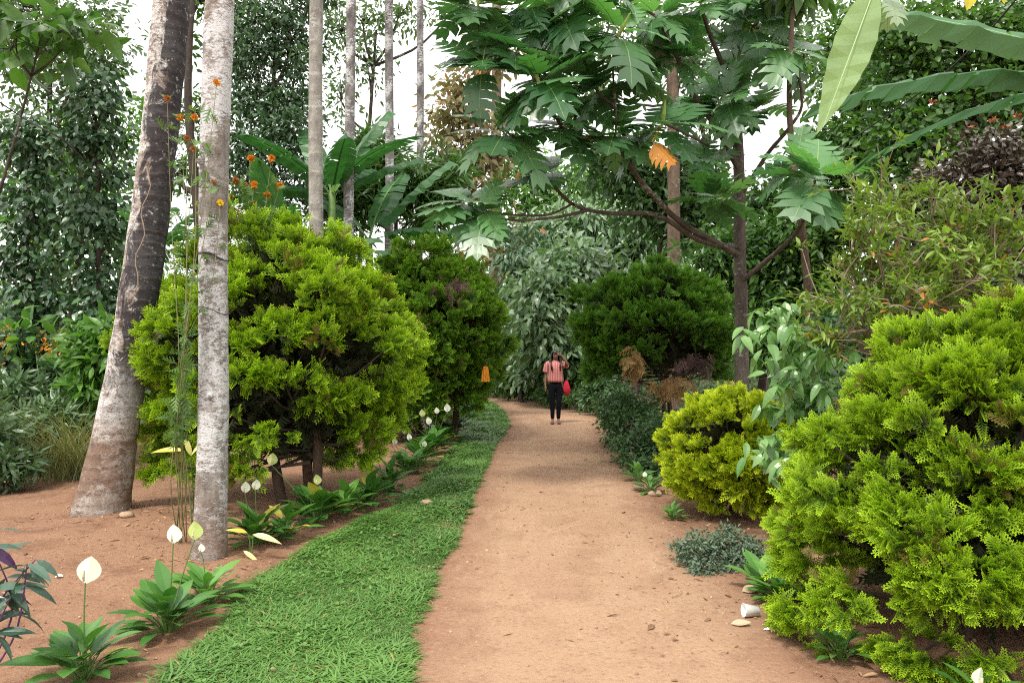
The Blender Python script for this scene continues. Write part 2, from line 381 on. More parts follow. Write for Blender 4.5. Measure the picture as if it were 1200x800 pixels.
M['lily_light'] = leafmat('light peace lily leaves', (.07, .20, .035), (.14, .30, .06), (.10, .24, .04), .3, rough=.42, transl=.25, spec=.5, clump=5)
M['grass'] = leafmat('grass blades', (.045, .125, .03), (.12, .25, .055), (.17, .32, .07), .6, rough=.42, transl=.25, spec=.5, rare=(.30, .26, .10), rareamt=.035, clump=2.5)
M['strap'] = leafmat('strappy grey green leaves', (.05, .11, .045), (.14, .22, .10), rough=.4, transl=.2, spec=.6, clump=2)
M['tall_grass'] = leafmat('tall straw grass', (.10, .14, .04), (.26, .24, .10), rough=.6, transl=.2, clump=2)
M['silver_shrub'] = leafmat('silver grey small leaves', (.075, .125, .075), (.13, .19, .12), rough=.6, transl=.15, clump=6)
M['creeper'] = leafmat('creeper leaves', (.035, .095, .03), (.08, .16, .05), rough=.4, transl=.2, clump=3)
M['purple_green'] = leafmat('purple tinged narrow leaves', (.03, .07, .045), (.07, .13, .09), rough=.35, transl=.15, rare=(.07, .02, .09), rareamt=.08, clump=6)
M['feather'] = leafmat('fine marigold foliage', (.07, .15, .035), (.13, .23, .06), rough=.5, transl=.3)
M['orange_petal'] = leafmat('orange petals', (.55, .17, .008), (.65, .24, .012), rough=.6, transl=.2)
M['rust_petal'] = leafmat('rust petals', (.32, .10, .03), (.42, .16, .05), rough=.7, transl=.2)
M['yellow_petal'] = leafmat('yellow petals', (.75, .50, .01), (.80, .58, .02), rough=.6, transl=.2)
M['white_spathe'] = leafmat('white spathe', (.85, .86, .84), (.90, .90, .88), rough=.45, transl=.35, clump=12)
M['green_spathe'] = leafmat('ageing green spathe', (.45, .55, .16), (.55, .62, .28), rough=.45, transl=.35, clump=12)
M['spadix'] = plain('cream spadix', (.55, .50, .28), .7)
M['stem_green'] = plain('green stems', (.09, .16, .04), .5)
M['stem_dry'] = plain('yellowish brown green stems', (.17, .17, .07), .6)
M['twig'] = plain('pale twigs', (.26, .20, .14), .85)
M['twig_dark'] = plain('dark twigs', (.055, .04, .032), .9)
M['bark_coco'] = barkmat('coconut palm bark', (.33, .27, .23), (.13, .09, .07), (.62, .62, .60), .85, ring=2.9, algae_shade=(.118, .47), dirt=.75, ringc=.12)
M['bark_pale'] = barkmat('pale lichen bark', (.38, .35, .32), (.11, .095, .085), (.64, .65, .66), .80, sc=1.1, lich2=(.17, .125, .09), dirt=.42)
M['bark_areca'] = barkmat('areca palm bark', (.36, .35, .31), (.20, .18, .16), (.52, .55, .52), .30, ring=1.3)
M['bark_spot'] = barkmat('white spotted palm bark', (.27, .25, .24), (.09, .08, .08), (.68, .70, .70), .60)
M['bark_dark'] = barkmat('dark bark', (.085, .066, .052), (.035, .028, .024), (.30, .32, .29), .15)
M['bark_bread'] = barkmat('breadfruit bark', (.14, .115, .095), (.055, .045, .038), (.40, .42, .38), .25)
M['bark_brown'] = barkmat('brown bark', (.17, .12, .085), (.07, .05, .035), (.38, .36, .30), .15)
M['bark_thuja'] = barkmat('thuja bark', (.12, .075, .05), (.045, .028, .02))

# ------------------------------------------------------------------ ground, path, grass
def soilmat(name, path):
    m, n, l = mat(name); v = coords(n, l)
    a = noise(n, l, .55, 5, .55, v); b = noise(n, l, 2.6, 7, .62, v, .3); c = noise(n, l, 34, 6, .7, v); d = noise(n, l, 160, 3, .6, v)
    red = (.29, .160, .10); tan = (.37, .235, .148); dark = (.155, .072, .042); pale = (.47, .32, .215)
    w = attr(n, 'tipf')
    if path:
        s = n.new('ShaderNodeMath'); s.operation = 'MULTIPLY_ADD'; l.new(a, s.inputs[0]); s.inputs[1].default_value = .9; l.new(w, s.inputs[2])
        col = mixc(n, l, ramp(n, l, s.outputs[0], .48, 1.2), (.25, .135, .085), tan)
        big = noise(n, l, .9, 4, .6, v, .8); col = mixc(n, l, ramp(n, l, big, .50, .62, 0, .35), col, red); streak = noise(n, l, 1.0, 6, .7, coords(n, l, (7, 1.2, 1))); col = mixc(n, l, ramp(n, l, streak, .56, .66, 0, .28), col, (.44, .32, .225)); col = mixc(n, l, ramp(n, l, streak, .40, .30, 0, .35), col, red)
        col = mixc(n, l, ramp(n, l, b, .60, .72, 0, .35), col, pale)
    else:
        col = mixc(n, l, ramp(n, l, a, .35, .65), red, (.33, .185, .11))
        col = mixc(n, l, ramp(n, l, b, .58, .72, 0, .45), col, tan)
    col = mixc(n, l, ramp(n, l, b, .34, .50, .6 if not path else .28, 0), col, dark)
    col = mixc(n, l, ramp(n, l, c, .34, .46, .65 if not path else .5, 0), col, dark)
    col = mixc(n, l, ramp(n, l, c, .56, .68, 0, .45), col, pale)
    e = n.new('ShaderNodeTexVoronoi'); e.inputs['Scale'].default_value = 26; l.new(v, e.inputs['Vector']); 
    sp = ramp(n, l, e.outputs['Distance'], .06, .10, 1, 0); g = noise(n, l, 3.1, 3, .6, v); gg = ramp(n, l, g, .56, .64, 0, .6)
    mm = n.new('ShaderNodeMath'); mm.operation = 'MULTIPLY'; l.new(sp, mm.inputs[0]); l.new(gg, mm.inputs[1])
    col = mixc(n, l, mm.outputs[0], col, (.12, .07, .04))
    bb = n.new('ShaderNodeMath'); bb.operation = 'MULTIPLY_ADD'; l.new(b, bb.inputs[0]); bb.inputs[1].default_value = 2.5; l.new(c, bb.inputs[2])
    b2 = n.new('ShaderNodeMath'); b2.operation = 'MULTIPLY_ADD'; l.new(d, b2.inputs[0]); b2.inputs[1].default_value = .8; l.new(bb.outputs[0], b2.inputs[2])
    finish(n, l, col, .92, 0, b2.outputs[0], .75 if not path else .5, .03, spec=.2)
    return m
M['soil'] = soilmat('red brown soil', False); M['path'] = soilmat('trodden reddish dirt', True)

def grid(xs, ys):
    X, Y = np.meshgrid(xs, ys, indexing='ij'); nx, ny = X.shape
    i, j = np.meshgrid(np.arange(nx-1), np.arange(ny-1), indexing='ij'); i = i.ravel(); j = j.ravel()
    q = np.stack([i*ny+j, (i+1)*ny+j, (i+1)*ny+j+1, i*ny+j+1], 1)
    return np.stack([X.ravel(), Y.ravel()], 1), q
xs = np.concatenate([[-260, -120, -60, -30, -18], np.arange(-12, 12.01, .15), [18, 30, 60, 120, 260]])
ys = np.concatenate([[-120, -40, -12], np.arange(-4, 34, .15), [40, 60, 90, 150, 300]])
xy, q = grid(xs, ys); mb = MB()
V = np.column_stack([xy, hgt(xy[:, 0], xy[:, 1])])
mb.v.append(V); mb.rnd.append(np.zeros(len(V))); mb.tip.append(np.zeros(len(V))); mb.loops.append(q.ravel()); mb.tot.append(np.full(len(q), 4)); mb.mi.append(np.zeros(len(q), int)); mb.n = len(V)
tag(mb.build('ground', M['soil'], smooth=True), kind='structure')

PL = [(-.62, -4), (-.58, 0)]+[tuple(G(*p)) for p in ((470, 800), (498, 690), (541, 610), (562, 560), (585, 515), (595, 497), (586, 480), (570, 467), (552, 460), (470, 455))]
PR = [(1.95, -4), (1.75, 0)]+[tuple(G(*p)) for p in ((985, 800), (905, 700), (805, 622), (748, 560), (714, 520), (706, 499), (697, 484), (648, 473), (592, 463), (520, 456.5))]
PL = np.array(PL); PR = np.array(PR)
def smooth_line(pts, n):
    pts = np.asarray(pts, float); k = len(pts); t = np.linspace(0, k-1, n); i = np.clip(np.floor(t).astype(int), 0, k-2); f = (t-i)[:, None]
    p = lambda j: pts[np.clip(j, 0, k-1)]
    a, b, c, d = p(i-1), p(i), p(i+1), p(i+2)
    return 0.5*((2*b)+(-a+c)*f+(2*a-5*b+4*c-d)*f**2+(-a+3*b-3*c+d)*f**3)
def strip_sheet(L, Rr, n, m, dz, wear_rng, jit=.02, seed=3):
    r = np.random.default_rng(seed)
    L = smooth_line(L, n); Rr = smooth_line(Rr, n); s = np.linspace(0, 1, m)
    k = np.arange(n)
    jl = (np.sin(k*.37)+np.sin(k*.91+2)*.6+np.sin(k*2.1)*.4)*jit; jr = (np.sin(k*.29+1)+np.sin(k*.83)*.7+np.sin(k*1.9+1)*.5)*jit*2
    L = L.copy(); Rr = Rr.copy(); L[:, 0] += jl; Rr[:, 0] += jr
    Q = L[:, None, :]*(1-s)[None, :, None]+Rr[:, None, :]*s[None, :, None]
    e = np.minimum(s, 1-s)*2; wear = np.tile(np.clip(e*2.2, 0, 1)*.8, (n, 1))
    i, j = np.meshgrid(np.arange(n-1), np.arange(m-1), indexing='ij'); i = i.ravel(); j = j.ravel()
    q = np.stack([i*m+j, i*m+j+1, (i+1)*m+j+1, (i+1)*m+j], 1)
    X = Q.reshape(-1, 2); w = wear.ravel()
    # laid 5 mm over the soil, the outermost row tucked just under it
    zz = hgt(X[:, 0], X[:, 1])+dz; ed = np.tile((e <= 0), n); zz = np.where(ed, zz-dz-.012, zz)
    return np.column_stack([X, zz]), q, w
V, q, w = strip_sheet(PL, PR, 420, 26, .006, None)
mb = MB(); mb.v.append(V); mb.rnd.append(np.zeros(len(V))); mb.tip.append(w); mb.loops.append(q.ravel()); mb.tot.append(np.full(len(q), 4)); mb.mi.append(np.zeros(len(q), int)); mb.n = len(V)
tag(mb.build('path', M['path'], smooth=True), kind='structure')

GL = np.array([tuple(G(*p)) for p in ((80, 900), (190, 800), (275, 715), (312, 675), (360, 645), (434, 612), (480, 580), (514, 545), (541, 508), (545, 480), (545, 466), (535, 459))])
GR = np.array([tuple(G(*p)) for p in ((462, 900), (474, 800), (502, 690), (543, 610), (564, 560), (578, 528), (588, 510), (597, 495), (587, 479), (569, 467), (550, 460), (541, 458.2))])
def grass_strip():
    r = np.random.default_rng(11); mb = MB(); n = 300
    L = smooth_line(GL, n); Rr = smooth_line(GR, n)
    def inside(cnt, y0, y1, over=-.012):
        i = r.uniform(0, n-1.001, cnt*30); k = i.astype(int); f = (i-k)[:, None]
        a = L[k]*(1-f)+L[k+1]*f; b = Rr[k]*(1-f)+Rr[k+1]*f; ok0 = (b[:, 1] > y0) & (b[:, 1] < y1)
        i, k, a, b = i[ok0], k[ok0], a[ok0], b[ok0]
        area = np.linalg.norm(L[k+1]-L[k]+Rr[k+1]-Rr[k], axis=1)*np.linalg.norm(a-b, axis=1); ok = r.uniform(0, area.max(), len(i)) < area
        i, a, b = i[ok], a[ok], b[ok]
        s = r.uniform(0, 1, len(i))*(1+2*over)-over+.02*np.sin(i*1.7)+.015*np.sin(i*4.1)
        return (a*(1-s)[:, None]+b*s[:, None])[:cnt]
    for (cnt, ymin, ymax, T, l0, l1, w) in ((100000, 2.8, 6.0, BL, .03, .10, 1.55), (90000, 6.0, 11, BL, .04, .11, 1.9), (50000, 11, 40, BL, .07, .13, 2.6)):
        p = inside(cnt, ymin, ymax)
        den = np.sin(p[:, 0]*9+p[:, 1]*3)*np.sin(p[:, 1]*7-p[:, 0]*4); p = p[r.uniform(0, 1, len(p)) < .78+.22*den]
        m = len(p); z = hgt(p[:, 0], p[:, 1])-.004
        th = r.uniform(0, 2*np.pi, m)+np.sin(p[:, 0]*5)*.8; upk = r.uniform(.18, 1.25, m)
        d = np.column_stack([np.cos(th), np.sin(th), upk]); nn = np.column_stack([-np.cos(th)*.8, -np.sin(th)*.8, np.full(m, 1.)])
        ln = r.uniform(l0, l1, m)*(1+.35*np.sin(p[:, 0]*6+2)*np.sin(p[:, 1]*5))
        col = np.clip(.5+.35*np.sin(p[:, 0]*3.3+p[:, 1]*1.2)*np.sin(p[:, 1]*2.4)+r.normal(0, .22, m), 0, .955); dead = r.uniform(0, 1, m) < .03; col[dead] = 1
        mb.scatter(T, np.column_stack([p, z]), d, nn, ln, ln*w, col)
    # broader weeds among the grass
    p = inside(330, 2.8, 9, -.02); m = len(p)
    for k in range(5):
        th = r.uniform(0, 6.28, m); d = np.column_stack([np.cos(th), np.sin(th), r.uniform(.2, .9, m)])
        mb.scatter(LF_ROUND, np.column_stack([p, hgt(p[:, 0], p[:, 1])+.03]), d, np.tile([0, 0, 1.], (m, 1)), r.uniform(.018, .035, m), None, r.uniform(.3, .95, m))
    o = mb.build('grass', M['grass']); return tag(o, kind='stuff')
grass_strip()

def in_poly_rows(L, Rr, x, y):
    Ls = smooth_line(L, 300); Rs = smooth_line(Rr, 300)
    xl = np.interp(y, Ls[:, 1], Ls[:, 0]); xr = np.interp(y, Rs[:, 1], Rs[:, 0])
    return (x > xl) & (x < xr)
def litter():
    r = np.random.default_rng(5); mb = MB()
    pts = []
    for (cx, cy, sx, sy, n) in ((1.55, 4.3, .35, .9, 130), (1.9, 6.2, .25, 1.3, 130), (-1.6, 7, .5, 2, 160), (-2.9, 5.5, .9, 1.2, 160), (-3, 6.9, .7, .25, 130), (.4, 7, .9, 4, 70), (1.5, 11, .25, 3, 120), (-3, 8, 2, 1, 230), (.5, 6.5, .7, 2.5, 130), (1.1, 5, .3, 1.2, 80), (1.75, 5.2, .2, 1.5, 160), (-1.35, 5.2, .25, 1, 90), (1.5, 9, .15, 2.5, 120), (-3.85, 6.7, .45, .25, 130), (-2.25, 5.3, .3, .2, 90), (-1.6, 6.2, .35, .8, 110)):
        pts.append(np.column_stack([r.normal(cx, sx, n), r.normal(cy, sy, n)]))
    p = np.concatenate(pts); p = p[p[:, 1] > 3]; n = len(p)
    th = r.uniform(0, 6.28, n); d = np.column_stack([np.cos(th), np.sin(th), r.normal(0, .12, n)])
    nn = np.column_stack([r.normal(0, .3, n), r.normal(0, .3, n), np.ones(n)])
    s = r.uniform(.012, .05, n); s[::9] = r.uniform(.05, .10, len(s[::9]))
    mb.scatter(LF, np.column_stack([p, hgt(p[:, 0], p[:, 1])+.014]), d, nn, s, s*r.uniform(.4, 1, n), r.uniform(0, 1, n))
    for i in range(70):
        x, y = p[r.integers(n)]; a = r.uniform(0, 3.14); l = r.uniform(.04, .16); z = hgt(x, y)+.012
        mb.tube([(x, y, z), (x+l*math.cos(a)*.5, y+l*math.sin(a)*.5, z+.004), (x+l*math.cos(a+.2), y+l*math.sin(a+.2), z)], [.002, .0018, .001], 4, .3)
    M['litter'] = leafmat('dry leaf litter', (.16, .08, .04), (.38, .24, .13), rough=.8, transl=.05, clump=3)
    tag(mb.build('leaf_litter', M['litter']), kind='stuff')
    mb = MB(); n = 3200
    p = np.column_stack([r.uniform(-4.5, 2.6, n), 3.2+r.gamma(2, 2.2, n)])
    ico = [(0, 0, 1), (.89, 0, .45), (.28, .85, .45), (-.72, .53, .45), (-.72, -.53, .45), (.28, -.85, .45), (.72, .53, -.45), (-.28, .85, -.45), (-.89, 0, -.45), (-.28, -.85, -.45), (.72, -.53, -.45), (0, 0, -1)]
    fc = [(0, 1, 2), (0, 2, 3), (0, 3, 4), (0, 4, 5), (0, 5, 1), (1, 6, 2), (2, 6, 7), (2, 7, 3), (3, 7, 8), (3, 8, 4), (4, 8, 9), (4, 9, 5), (5, 9, 10), (5, 10, 1), (1, 10, 6), (11, 7, 6), (11, 8, 7), (11, 9, 8), (11, 10, 9), (11, 6, 10)]
    T = mk(ico, fc, [0]*12); th = r.uniform(0, 6.28, n)
    s = r.gamma(1.6, .0022, n)+.0015
    mb.scatter(T, np.column_stack([p, hgt(p[:, 0], p[:, 1])+.006]), np.column_stack([np.cos(th), np.sin(th), np.zeros(n)]), np.tile([0, 0, 1.], (n, 1)), s, s*r.uniform(.6, 1.3, n))
    M['pebble'] = leafmat('earth crumbs and pebbles', (.22, .12, .07), (.42, .28, .18), rough=.9, transl=0)
    tag(mb.build('pebbles', M['pebble'], smooth=False), kind='stuff')
litter()

# ------------------------------------------------------------------ trunks
def curve(pts, n=14):
    return smooth_line(pts, n)
def trunk_mesh(pts, rad, sides=20, rng=None, noise=.02, flare=0.0):
    mb = MB(); mb.tube(pts, rad, sides, .5, True, noise=noise, rng=rng); return mb

def coconut():
    r = np.random.default_rng(2); b = G(118, 603); base = np.array([b[0], b[1], 0.])
    t = thing('coconut_palm', 'thick leaning palm trunk with white lichen, right side black with stain and painted shade, broad swollen foot', 'palm tree', base)
    pts = []; rad = []
    for i in range(70):
        s = i/69; z = -0.1+s*11.5
        px = base[0]+.11*z+.10*math.sin(z*.55); py = base[1]+.02*z
        pts.append((px, py, z)); rad.append((.165+.075*math.exp(-max(z, 0)/.45)+.02*math.exp(-z/3))*(1-.12*s)*(1+.025*math.sin(z*21)*math.sin(z*5)+.02*math.sin(z*3.1)))
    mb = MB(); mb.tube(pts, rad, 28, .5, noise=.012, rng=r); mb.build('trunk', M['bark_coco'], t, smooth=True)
    m2 = MB(); c = np.array(pts[44]); q = [];
    for i in range(14): z = 2.05+i*.09; q.append((base[0]+.11*z+.10*math.sin(z*.55)+.07+.03*math.sin(i*1.3), base[1]-.19, z))
    m2.tube(q, .0045, 5, .5); m2.build('creeping_vine', M['twig'], t)
    fronds(t, np.array(pts[-1]), 16, 3.6, r)
def fronds(t, top, n, L, r, name='crown', mat_='canopy'):
    mb = MB()
    for k in range(n):
        a = k*2.4+r.uniform(-.2, .2); e = r.uniform(-.2, 1.1); pts = []
        for i in range(9):
            s = i/8; rr = L*s*math.cos(e)*(1-.1*s); z = L*(s*math.sin(e)+.25*s-.75*s*s)
            pts.append(top+np.array([rr*math.cos(a), rr*math.sin(a), z]))
        mb.tube(pts, np.linspace(.03, .006, 9), 4, .5)
        pts = np.array(pts); q = smooth_line(pts, 46)[4:]; tg = norm(np.gradient(q, axis=0)); side = norm(np.cross(tg, [0, 0, 1.]))
        for sg in (1, -1):
            d = tg*.55+sg*side-np.array([0, 0, .45]); s = np.linspace(0, 1, len(q)); ln = L*.22*np.sin(np.pi*np.clip(s*.85+.12, 0, 1))
            mb.scatter(LF_NARROW, q, d, np.cross(d, tg)*sg+[0, 0, .2], ln, ln*.5, r.uniform(0, 1, len(q)))
    mb.build(name, M[mat_], t)
coconut()

def lichen_trunk():
    r = np.random.default_rng(3); b = G(245, 656); base = np.array([b[0], b[1], 0.])
    t = thing('pale_barked_tree', 'slim straight tree trunk with grey and white lichen bark and two thin black ties', 'tree', base)
    pts = []; rad = []
    for i in range(60):
        z = -.1+i/59*10; x = base[0]+.006*z+.012*math.sin(z*1.7)
        pts.append((x, base[1]+.01*z, z)); rad.append((.106+.022*math.exp(-max(z, 0)/.3))*(1-.012*z)*(1+.02*math.sin(z*2.2)+.012*math.sin(z*7)))
    mb = MB(); mb.tube(pts, rad, 24, .5, noise=.014, rng=r)
    for z, a in ((2.05, 4.0), (1.2, 5.0), (2.9, 3.9)):      # knots
        c = np.array([base[0]+.006*z, base[1], z])+np.array([math.cos(a)*.11, math.sin(a)*.11, 0]); d = np.array([math.cos(a), math.sin(a), -.1])
        mb.tube([c-d*.03, c, c+d*.02], [.03, .026, .012], 8, .5)
    mb.build('trunk', M['bark_pale'], t, smooth=True)
    M['tie'] = plain('black tie', (.015, .015, .016), .5)
    for z, rr in ((P(250, 300, base[1])[2], .006), (P(250, 363, base[1])[2], .003)):
        m = MB(); m.tube([(base[0]+.006*z+.111*math.cos(a), base[1]+.01*z+.111*math.sin(a), z-.03*math.cos(a)+.01*math.sin(3*a)) for a in np.linspace(0, 6.283, 25)], rr, 5, .5); m.build('tie', M['tie'], t)
    limbs = MB(); cr = MB(); top = np.array(pts[-1])
    for k in range(12):
        a = k*2.4; e = top+np.array([math.cos(a)*1.4, math.sin(a)*1.4, r.uniform(-.6, 1.6)]); limbs.tube([top-[0, 0, .6], (top+e)/2+[0, 0, .2], e], [.05, .03, .01], 6)
        n = 160; p = e+r.normal(0, .4, (n, 3)); cr.scatter(LF, p, r.normal(0, 1, (n, 3))-[0, 0, .4], r.normal(0, .5, (n, 3))+[0, 0, 1], r.uniform(.12, .2, n), rng=r)
    limbs.build('limb', M['bark_pale'], t); cr.build('crown', M['mid_green'], t)
lichen_trunk()

def palm(px, w, Y, label, bark, top=9.5, lean=0.0, name='areca_palm', group='slender palm trunks behind the left thujas', pyref=150):
    p = P(px, pyref, Y); base = np.array([p[0]-lean*p[2], Y, 0.]); r = np.random.default_rng(int(px)); rad = w*Y/F/2
    t = thing(name, label, 'palm tree', base, group)
    pts = []; rr = []
    for i in range(50):
        z = -.1+i/49*top; pts.append((base[0]+lean*z+.015*math.sin(z*.8+px), Y, z)); rr.append(rad*(1.08-.02*z+.02*math.sin(z*4.1+px))*(1+.05*math.exp(-max(z, 0)/.3)))
    mb = MB(); mb.tube(pts, rr, 16, .5, noise=.012, rng=r); mb.build('trunk', M[bark], t, smooth=True)
    fronds(t, np.array(pts[-1]), 9, 1.9, r)
palm(371, 16.5, 11.0, 'pale ringed slender palm trunk rising behind the bright front thuja', 'bark_areca', 9, pyref=100)
palm(410, 12, 13.2, 'thin white spotted palm trunk, second from left of the slender four', 'bark_spot', 11, pyref=120)
palm(456, 10.5, 15, 'thin spotted palm trunk, third from left of the slender four, dark foot', 'bark_spot', 12, pyref=100)
palm(492, 9, 17, 'thinnest grey palm trunk standing against open white sky', 'bark_spot', 13.5, pyref=90)
palm(581, 15, 36, 'dark rough palm trunk behind the lowest breadfruit leaves', 'bark_brown', 24, .006, 'dark_palm', None, 200)
palm(789, 15, 16.5, 'brown ringed palm trunk rising behind the dark thuja', 'bark_brown', 12.5, 0, 'brown_palm', None, 260)
palm(289+0, 5, 19, 'very thin dark trunk between palms and small leaved tree', 'bark_dark', 13.5, .0, 'thin_tree', None, 100) if False else None

# ------------------------------------------------------------------ thujas
def thuja(name, label, base, center, radii, mats, nclump, csize, per, T, slen, seed, group=None, stems=((0, 0),), low=-.75, inner=2500, taper=.25, dry=(), spw=.06, upw=.55, bald=(), nsub=15, xmin=-99):
    r = np.random.default_rng(seed); base = np.array([base[0], base[1], 0.]); C = np.array(center, float); Rd = np.array(radii, float)
    t = thing(name, label, 'thuja', base, group)
    # clump centres over an uneven egg
    i = np.arange(nclump)+.5; ph = np.arccos(1-2*i/nclump); th = i*2.39996+r.normal(0, .15, nclump)
    D = np.column_stack([np.cos(th)*np.sin(ph), np.sin(th)*np.sin(ph), np.cos(ph)])+r.normal(0, .05, (nclump, 3)); D = norm(D); D = D[D[:, 2] > low]
    for bd, bs in bald:
        D = D[(D @ norm(np.array(bd, float))) < bs]
    shape = 1-taper*np.clip(D[:, 2], -1, 1)*.6
    ripple = 1+.10*np.sin(D[:, 0]*4+seed)*np.cos(D[:, 2]*5+seed)+.08*np.sin(D[:, 1]*4+D[:, 2]*7+seed)+r.uniform(-.20, .13, len(D))
    rad = Rd*np.column_stack([shape, shape, np.ones(len(D))])
    Cc = C+D*rad*(ripple*.86)[:, None]
    keep = Cc[:, 0] > xmin+csize*.9; Cc = Cc[keep]; D = D[keep]
    crown = MB(); n = per
    for c, d in zip(Cc, D):
        cs = csize*r.uniform(.6, 1.35); a = norm(d+np.array([0, 0, upw*r.uniform(.6, 1.4)]))
        ns = max(5, int(nsub*(cs/csize)**2)); u = norm(r.normal(0, 1, (ns, 3))+a*1.0); u = norm(u)
        so = c+u*np.array([1, 1, .60])*cs*r.uniform(.6, 1.05, (ns, 1)); sdir = norm(u*.7+d*.45+np.array([0, 0, .35])+r.normal(0, .15, (ns, 3)))
        w = np.repeat(np.arange(ns), n); m = len(w); rn = np.clip(r.normal(r.uniform(.2, .8), .2, ns), 0, 1)
        sd = norm(sdir[w]+r.normal(0, .42, (m, 3))); ln = slen*r.uniform(.6, 1.3, m)*r.uniform(.8, 1.2, ns)[w]
        p = so[w]-sdir[w]*slen*.5+r.normal(0, slen*.16, (m, 3))
        nn = np.cross(sd, r.normal(0, 1, (m, 3)))+np.array([0, 0, .5])
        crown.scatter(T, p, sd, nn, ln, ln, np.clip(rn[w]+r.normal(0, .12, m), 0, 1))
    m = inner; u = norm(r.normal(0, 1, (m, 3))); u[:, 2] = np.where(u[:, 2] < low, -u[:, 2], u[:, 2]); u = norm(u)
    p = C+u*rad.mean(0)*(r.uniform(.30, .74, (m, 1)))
    old = MB(); old.scatter(SP_LOW, p, u+r.normal(0, .5, (m, 3)), r.normal(0, 1, (m, 3)), slen*1.25*r.uniform(.7, 1.3, m), None, r.uniform(0, 1, m)); old.build('inner_foliage', M['thuja_old_shaded'], t)
    crown.build('crown', M[mats], t)
    # stems and boughs
    tr = MB(); br = MB(); topz = C[2]+Rd[2]*.6
    for (dx, dy) in stems:
        b = base+np.array([dx, dy, -.05]); e = np.array([C[0]+dx*1.6, C[1]+dy*1.2, topz])
        pts = [b, b*.75+e*.25+[dx*.25, 0, 0], b*.45+e*.55, e]; tr.tube(curve(pts, 14), np.linspace(spw, spw*.25, 14), 9, .5, noise=.06, rng=r)
    sel = r.permutation(len(Cc))[:min(len(Cc), 110)]
    for k in sel:
        c = Cc[k]; z0 = np.clip(C[2]+(c[2]-C[2])*.5-Rd[2]*.35, max(.25, C[2]-Rd[2]), topz); s = (z0-base[2])/(topz-base[2])
        dx, dy = stems[r.integers(len(stems))]; o = np.array([base[0]+(C[0]-base[0])*s+dx, base[1]+(C[1]-base[1])*s+dy, z0]); mid = (o+c)/2+[0, 0, -.08]
        br.tube([o, mid, c+(c-o)*.05], [spw*.32, spw*.2, .006], 5, .5)
    # bare dead twigs low inside
    for k in range(46):
        a = r.uniform(0, 6.28); z = r.uniform(max(.35, C[2]-Rd[2]), C[2]); o = np.array([C[0], C[1], z]); l = r.uniform(.25, .8)
        e = o+np.array([math.cos(a)*Rd[0]*l, math.sin(a)*Rd[1]*l, r.uniform(-.1, .55)]); q = curve([o, (o+e)/2+r.normal(0, .07, 3)-[0, 0, .08], e], 8); br.tube(q, np.linspace(.012, .003, 8), 4, .5)
        for g_ in range(4):
            u_ = q[r.integers(3, 8)]; br.tube([u_, u_+r.normal(0, .06, 3), u_+r.normal(0, .12, 3)-[0, 0, .04]], [.004, .003, .0015], 3, .5)
    tr.build('trunk', M['bark_thuja'], t, smooth=True); br.build('branch', M['twig_dark'], t)
    for (pp, rr, mm, cnt) in dry:
        d_ = MB(); m = cnt; u = r.normal(0, 1, (m, 3))*.5; p = np.array(pp)+u*np.array(rr); sd = np.column_stack([r.normal(0, .5, m), r.normal(-.25, .35, m), r.uniform(-1.2, -.2, m)])
        d_.scatter(SP_MID, p, sd, r.normal(0, 1, (m, 3))+[0, -1, 0], r.uniform(.1, .24, m), None, r.uniform(0, 1, m)); d_.build('dry_foliage', M[mm], t)
    return t
b1 = G(352, 592)
thuja('thuja_shrub', 'largest left thuja with bright lime green clumps, behind the pale lichen trunk', (b1[0]-.05, b1[1]), P(322, 418, 7.75), (1.42, 1.3, 1.46), 'thuja_bright', 165, .27, 9, SP_MID, .125, 21,
      'thujas along the dirt path', stems=((-.12, 0), (.1, .1), (.22, -.1)), low=-.90, inner=5000, taper=.30, bald=(((.3, -.75, -.95), .96), ((-1, .9, 0), .75)), xmin=-4.0)
thuja('thuja_shrub', 'tall mid green thuja on left behind the lime one, brown dead twigs inside', P(515, 500, 13.2)[:2], P(502, 392, 13.2), (1.30, 1.3, 1.66), 'thuja_mid', 195, .30, 7, SP_MID, .15, 22,
      'thujas along the dirt path', stems=((0, 0), (.25, .1), (-.3, 0)), low=-.93, inner=5000, taper=.18, dry=((P(535, 340, 12.1), (.25, .2, .22), 'dry_pink', 60),), spw=.07)
thuja('thuja_shrub', 'dark green thuja right of the person with tan dead sprays low on its front', P(782, 520, 11.6)[:2], P(768, 392, 11.6), (1.12, 1.1, 1.12), 'thuja_dark', 150, .26, 7, SP_MID, .135, 23,
      'thujas along the dirt path', stems=((0, 0), (.08, .1)), low=-.62, inner=4500, taper=.05, dry=((P(744, 424, 10.45), (.15, .12, .24), 'thuja_dry', 55), (P(785, 452, 10.5), (.26, .12, .13), 'thuja_dry', 60), (P(812, 425, 10.7), (.28, .15, .14), 'dry_pink', 40)), spw=.05, bald=(((.35, -.8, -.45), .88),))
thuja('thuja_shrub', 'small rounded lime yellow thuja beside the right edge of the path', G(858, 607), P(860, 530, 6.9), (.62, .6, .58), 'thuja_lime', 110, .145, 10, SP_MID, .085, 24,
      'thujas along the dirt path', low=-.92, inner=3500, taper=.15, spw=.035)
thuja('thuja_shrub', 'large feathery bright thuja in the right foreground cut off by the frame', P(1128, 800, 3.9)[:2]*np.array([1, 1]), P(1195, 575, 3.95), (1.28, .85, 1.0), 'thuja_bright', 215, .17, 11, SP_HI, .085, 25,
      'thujas along the dirt path', nsub=18, stems=((0, 0), (.04, .05)), low=-.85, inner=6000, taper=.72, spw=.04, upw=.35, bald=(((.25, -.6, -.75), .90),))

